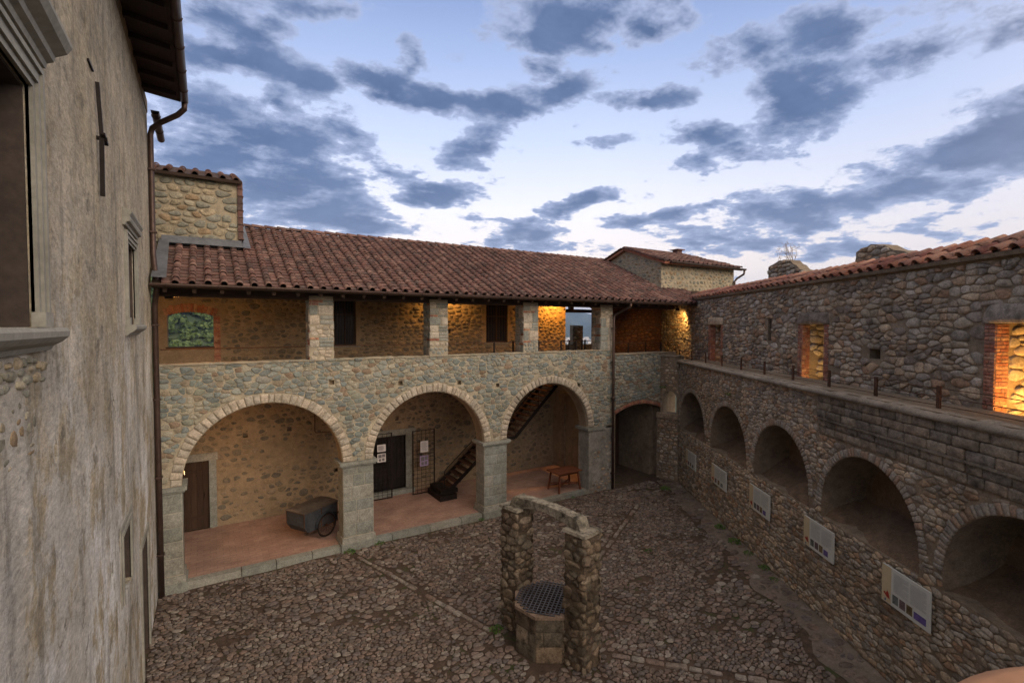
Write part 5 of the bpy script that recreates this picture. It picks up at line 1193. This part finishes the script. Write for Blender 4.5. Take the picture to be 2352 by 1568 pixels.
for s0, s1, z0, z1, npic, lab in PAN:
    root = thing('information_board', lab, 'information board', 'information boards on the right-hand wall', loc=B(s0, -.08, z0)); W_ = s1 - s0; Hh = z1 - z0
    f = fb(-.085)
    mb = MB(); mb.box((s0, z0, -.03), (s1, z1, 0), f); childb(mb, 'panel', board, root)
    mb = MB(); mb.box((s0, z0 + .01, .0005), (s0 + W_ * .21, z1 - .005, .002), f); childb(mb, 'side_strip', tan, root)
    mb = MB(); e0 = s0 + W_ * .04; e1 = s0 + W_ * .19; ez = z0 + Hh * .13; eh = Hh * .2
    pts = [(e0, ez + eh * .5), (e0 + (e1 - e0) * .2, ez + eh * .75), (e0 + (e1 - e0) * .4, ez + eh * .6), (e0 + (e1 - e0) * .6, ez + eh * 1.05), (e0 + (e1 - e0) * .8, ez + eh * .8), (e1, ez), (e0 + (e1 - e0) * .55, ez + eh * .1), (e0 + (e1 - e0) * .3, ez + eh * .3)]
    P = np.array([(a, b, .004) for a, b in pts]); mb.add(f(P[:, 0], P[:, 1], P[:, 2]), [tuple(range(8))], .5); childb(mb, 'red_emblem', red, root)
    mb = MB(); mb.box((s0 + W_ * .07, z0 + Hh * .03, .002), (s0 + W_ * .10, z0 + Hh * .1, .004), f); childb(mb, 'blue_mark', blue, root)
    mb = MB(); rng = random.Random(int(s0 * 10))
    for col in (0, 1):
        a = s0 + W_ * (.26 + col * .36); b = a + W_ * .32
        for i in range(17):
            z = z1 - Hh * (.10 + i * .030) 
            mb.box((a, z - .0035, .001), (b - rng.uniform(0, .12) * W_ * (i % 5 == 4), z + .0025, .002), f)
    childb(mb, 'text_lines', plain('board_text', (.27, .27, .27), .7), root)
    for k in range(npic):
        a = s0 + W_ * (.25 + k * (.15 if npic == 4 else .2)); w = W_ * (.12 if k < npic - 1 or npic == 3 else .24)
        if s0 < 11 and k == npic - 1: w = W_ * .14
        mb = MB(); mb.box((a, z0 + Hh * .10, .001), (a + w, z0 + Hh * (.33 if k < npic - 1 else .28), .004), f); childb(mb, 'picture', pcs[k % 4] if npic == 4 else pcs[(k + 1) % 3], root)

# ============================================================ RAILINGS
rb = thing('walkway_railing', 'low rusty post and cable railing along the right-hand walkway', 'railing', loc=B(0, .32, 4.93))
for k in range(14):
    s = -.05 + 1.4 * k; mb = MB(); mb.box((s - .035, 4.86, -.015), (s + .035, 5.32, .015), fb(.32)); childb(mb, 'post', M['rust'], rb)
for z in (5.28, 5.14, 5.0):
    mb = MB(); mb.tube([B(s, .32, z + .006 * math.sin(s * 3)) for s in np.linspace(-.6, SB, 40)], .007, 5); childb(mb, 'cable', M['rust'], rb)
rg = thing('gallery_railing', 'thin metal railing with short posts inside the open gallery', 'railing', loc=(6, 14.65, 4.47))
mb = MB(); mb.tube([(-.95, 14.65, 5.72), (13.0, 14.65, 5.72)], .015, 6); mb.tube([(13.4, 14.4, 5.6), (16.4, 14.2, 5.6)], .012, 6); childb(mb, 'top_rail', M['rust'], rg)
for z in (5.52, 5.36): mb = MB(); mb.tube([(7.2, 14.65, z), (13.0, 14.65, z)], .006, 5); childb(mb, 'cable', M['rust'], rg)
for x in (8.43, 9.2, 10.3, 11.33, 11.72, 12.05, 12.35, 12.5): mb = MB(); mb.box((x - .025, 14.63, 4.47), (x + .025, 14.67, 5.76)); childb(mb, 'post', M['iron'], rg)
for x in (14.4, 15.4, 16.3): mb = MB(); mb.box((x - .02, 14.2, 4.47), (x + .02, 14.24, 5.62)); childb(mb, 'post', M['iron'], rg)

# ============================================================ LAMPS
WARM = (1.0, .47, .11)
def lamp_light(loc, e, r=.05, col=WARM, spot=None, ang=100):
    L = bpy.data.lights.new('lamp_light', 'SPOT' if spot else 'POINT'); L.energy = e; L.color = col; L.shadow_soft_size = r
    o = bpy.data.objects.new('lamp_light', L); COL.objects.link(o); o.location = loc
    if spot: L.spot_size = R(ang); L.spot_blend = .7; o.rotation_euler = Vector(spot).to_track_quat('-Z', 'Y').to_euler()
    return o
def floodlight(loc, d, e, label, ang=130, group='small floodlights of the gallery', col=WARM):
    root = thing('floodlight', label, 'floodlight', group, loc=loc); v = Vector(d).normalized(); q = v.to_track_quat('-Z', 'Y').to_matrix(); c = Vector(loc)
    Mx = Matrix.Translation(c) @ q.to_4x4(); mb = MB(); mb.box((-.09, -.06, 0), (.09, .06, .09), Mx, taper=.02); childb(mb, 'housing', M['iron'], root)
    mb = MB(); mb.box((-.08, -.05, -.006), (.08, .05, -.002), Mx); childb(mb, 'lens', M['lamp'], root)
    mb = MB(); mb.bar(c - v * .09, c - v * .09 + Vector((0, 0, .12)), .02, .02); childb(mb, 'bracket', M['iron'], root)
    L = lamp_light(tuple(c + v * .04), e, .04, col, d, ang); par(L, root); return root
floodlight((-.72, 14.2, 7.0), (.35, .9, -.5), 85, 'black floodlight under the eaves beside the palace downpipe', 150)
floodlight((7.7, 16.8, 7.75), (.05, .5, -1), 120, 'hidden floodlight behind the second gallery pillar', 150)
floodlight((12.95, 16.7, 7.7), (-.1, .5, -1), 300, 'floodlight at the end of the gallery above the stair', 150, col=(1, .40, .06))
floodlight(B(-1.1, .55, 7.0), (.5, .5, -1), 110, 'floodlight in the corner where the gallery meets the right-hand wall', 140, col=(1, .55, .15))
floodlight(B(N2[1] - .12, 1.3, 4.48), (-.3, .3, .9), 34, 'floodlight on the floor of the middle walkway niche', 150, 'uplights in the walkway niches', (1, .60, .20))
floodlight(B(N3[1] - .2, 1.3, 4.48), (-.2, .2, .9), 190, 'floodlight on the floor of the nearest walkway niche', 160, 'uplights in the walkway niches', (1, .50, .11))
floodlight(B(N1[1] - .2, 1.3, 4.48), (-.2, .2, .9), 3, 'dim floodlight in the farthest walkway niche', 160, 'uplights in the walkway niches', (1, .35, .1))
floodlight((-.55, 14.72, 2.62), (.9, .35, .12), 75, 'floodlight on the capital of the left pier inside the arcade', 165, 'floodlights inside the arcade', (1, .55, .26))
floodlight((4.15, 14.7, 2.62), (.9, .3, .2), 22, 'floodlight on the second capital inside the arcade', 165, 'floodlights inside the arcade', (1, .55, .35))

# ============================================================ WEEDS, LOOSE TILES
def weed(loc, r, n, label, seed, up=(0, 0, 1)):
    rng = random.Random(seed); mb = MB()
    for i in range(n):
        a = rng.uniform(0, 2 * PI); d = r * math.sqrt(rng.random()); z = rng.uniform(.0, r * .8) * (1 - d / r * .6); c = Vector(loc) + Vector((d * math.cos(a), d * math.sin(a), z))
        L = rng.uniform(.3, .6) * r * .6; t = Vector((rng.uniform(-1, 1), rng.uniform(-1, 1), rng.uniform(-.2, 1))).normalized(); s = t.cross(Vector((rng.uniform(-1, 1), rng.uniform(-1, 1), .3))).normalized() * L * .3
        mb.add([c, c + t * L * .5 + s, c + t * L, c + t * L * .5 - s], [(0, 1, 2, 3)], rng.random())
    return mb.build('weed', M['leaf'], label=label, cat='weed', group='weeds growing from the stones')
WD = [((13.5, 9.35, 0), .16, 'mossy tuft in front of the information board below the second niche'), ((12.95, 8.5, 0), .18, 'yellowish tuft at the wall foot between second and middle boards'), ((12.6, 7.85, 0), .13, 'small dark tuft at the wall foot by the middle board'), ((12.2, 7.15, 0), .14, 'green tuft at the wall foot right of the middle board'), ((11.85, 6.7, 0), .11, 'small bright tuft on the paving strip, nearest the camera'), ((3.3, 13.78, 0), .15, 'green tuft at the foot of the second pier'), ((4.15, 13.85, 0), .14, 'low tuft on the right of the second pier base'), ((7.5, 13.85, 0), .10, 'tiny tuft at the kerb left of the third pier'), ((5.0, 8.6, 0), .14, 'tuft beside the left pillar of the well'), ((10.4, 9.45, 0), .1, 'lone tuft in the middle of the cobbles'), ((14.9, 12.7, 0), .2, 'tuft in the far corner by the brick portal'), ((B(-.2, -.08, 3.95)), .17, 'leafy plant above the small corner niche'), ((16.0, 13.75, 3.75), .16, 'dark mossy patch high in the corner'), ((B(5.6, -.04, 4.18)), .12, 'small plant above the second large niche'), ((11.3, 13.85, .0), .1, 'little tuft below the kerb near the table')]
for k, (l, r, lab) in enumerate(WD): weed(l, r, 170 if r > .13 else 100, lab, 700 + k)
for k, (x, y, a, w, l, lab) in enumerate(((11.12, 4.75, .5, .16, .34, 'short pale loose tile lying on the paving strip'), (10.82, 4.35, .9, .15, .46, 'longer pale loose tile lying beside the short one'))):
    mb = MB(); Mx = Matrix.Translation((x, y, .03)) @ Matrix.Rotation(-BA - a * .1, 4, 'Z'); mb.box((-w / 2, -l / 2, 0), (w / 2, l / 2, .035), Mx, .9, taper=.006)
    mb.build('loose_tile', plain('pale_tile', (.36, .27, .22), .8), label=lab, cat='tile', group='loose tiles by the wall')

# ============================================================ NEAR LEDGE
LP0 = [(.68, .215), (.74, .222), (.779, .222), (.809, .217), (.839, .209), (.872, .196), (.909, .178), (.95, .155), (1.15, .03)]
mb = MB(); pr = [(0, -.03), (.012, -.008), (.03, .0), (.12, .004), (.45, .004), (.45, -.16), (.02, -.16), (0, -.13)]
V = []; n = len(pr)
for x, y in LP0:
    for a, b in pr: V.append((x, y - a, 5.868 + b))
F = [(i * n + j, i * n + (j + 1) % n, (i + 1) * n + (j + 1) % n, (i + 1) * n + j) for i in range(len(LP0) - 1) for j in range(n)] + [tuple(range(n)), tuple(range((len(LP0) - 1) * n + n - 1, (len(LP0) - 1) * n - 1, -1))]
mb.add(V, F, .5, 0, True); mb.build('window_ledge', plain('glow_tinted_ledge', (.42, .22, .12), .7, 0, .15, 10), label='rounded ledge tinted with painted warm light at the bottom right corner, close to the camera', cat='ledge')  # warm lamplight on the ledge is put into its base colour, no lamp here

# ============================================================ LANDSCAPE
rng = np.random.default_rng(12)
def hills_h(x, y):
    r = math.hypot(x, y); a = math.degrees(math.atan2(x, y))
    z = -150.0
    # castle mound
    z += 148 * math.exp(-(max(0, r - 35) / 160) ** 2)
    # wooded hill close by to the north
    z += 235 * math.exp(-(((a + 4) / 16) ** 2)) * math.exp(-((r - 720) / 330) ** 2)
    # far ranges
    n = math.sin(a * .21 + 1.0) * .5 + math.sin(a * .53 + 2) * .28 + math.sin(a * 1.3) * .12
    z += (430 + 110 * n + 40 * math.sin(a * 3.1)) * math.exp(-((r - 9300) / 1500) ** 2)
    z += (190 + 60 * math.sin(a * .9)) * math.exp(-((r - 6600) / 900) ** 2)
    return z
mb = MB(); rs = [0, 20, 35, 50, 75, 110, 150, 200, 260, 320, 380, 440, 500, 560, 620, 680, 740, 820, 920, 1100, 1400, 2000, 3000, 4200, 5200, 5900, 6300, 6700, 7200, 7800, 8300, 8700, 9000, 9300, 9700, 10300, 11200]; NA = 240; V = []; F = []
for r in rs:
    for k in range(NA):
        a = 2 * PI * k / NA; x, y = r * math.sin(a), r * math.cos(a); V.append((x, y, hills_h(x, y) + (rng.normal(0, 6) if r > 3000 else 0) - .6))
for i in range(len(rs) - 1):
    for k in range(NA): F.append((i * NA + k, i * NA + (k + 1) % NA, (i + 1) * NA + (k + 1) % NA, (i + 1) * NA + k))
mb.add(V, F, .5, 0, True)
m, t, bs, P = mat('wooded_land', 1.0); f1 = t.noise(P, .004, 6, .6); f2 = t.noise(P, .03, 5, .6)
c_ = t.mix(t.ramp(f1, [(.4, 0), (.6, 1)]), (.035, .055, .03), (.075, .095, .045)); c_ = t.mix(1.0, c_, t.ramp(f2, [(.3, .7), (.7, 1.25)]), 'MULTIPLY'); t.l.new(c_, bs.inputs['Base Color'])
mb.build('terrain', m, kind='structure')
# woodland on the near hill
mb = MB(); NT_ = 1500; K = 64
for i in range(NT_):
    a = R(rng.uniform(-11, 6)); r = rng.uniform(170, 760); x, y = r * math.sin(a), r * math.cos(a); z = hills_h(x, y); s = rng.uniform(3.2, 5.8)
    d = rng.normal(0, 1, (K, 3)); d /= np.linalg.norm(d, axis=1)[:, None]; d[:, 2] = np.abs(d[:, 2]) * .9; lump = 1 + .25 * np.sin(d[:, 0] * 5 + i) * np.cos(d[:, 1] * 5 + i * 2)
    c = np.array([x, y, z + s * .5]) + d * s * (rng.uniform(.75, 1.0, K) * lump)[:, None]
    L = s * rng.uniform(.22, .40, K); t1 = rng.normal(0, 1, (K, 3)); t1 /= np.linalg.norm(t1, axis=1)[:, None]; t2 = np.cross(t1, d + .3 * rng.normal(0, 1, (K, 3))); t2 /= np.linalg.norm(t2, axis=1)[:, None]
    V = np.stack([c - t1 * L[:, None], c + t2 * L[:, None], c + t1 * L[:, None], c - t2 * L[:, None]], 1).reshape(-1, 3)
    mb.add(V, np.arange(K * 4).reshape(-1, 4), np.clip(rng.normal(.25 + .5 * rng.random(), .12, K).repeat(4), 0, 1), 0, False)
mb.build('woodland', M['forest'], kind='stuff', label='dense green woodland covering the hill beyond the left gallery window', cat='woodland')
# town in the valley
mb = MB()
for i in range(260):
    a = R(rng.uniform(33, 46)); r = rng.uniform(4300, 5300); x, y = r * math.sin(a), r * math.cos(a); z = hills_h(x, y); w = rng.uniform(8, 22); hh = rng.uniform(8, 26)
    mb.box((x - w, y - w * .7, z - 4), (x + w, y + w * .7, z + hh), rnd=rng.random(), taper=0)
mb.build('distant_town', plain('pale_houses', (.62, .58, .52), .9), kind='stuff', label='pale houses of a distant town in the blue valley', cat='town')

# ============================================================ HAZE
hz = MB(); hz.box((-12500, -12500, -153), (12500, 12500, 480)); hm = bpy.data.materials.new('haze'); hm.use_nodes = True; hn = hm.node_tree; hn.nodes.clear()
ho = hn.nodes.new('ShaderNodeOutputMaterial'); hv = hn.nodes.new('ShaderNodeVolumePrincipled'); hv.inputs['Color'].default_value = (.42, .60, .95, 1); hv.inputs['Density'].default_value = 0.8e-4; hv.inputs['Anisotropy'].default_value = .2
hn.links.new(hv.outputs[0], ho.inputs['Volume']); hz.build('haze', hm, kind='stuff', label='thin blue evening haze over the valley and hills', cat='haze')
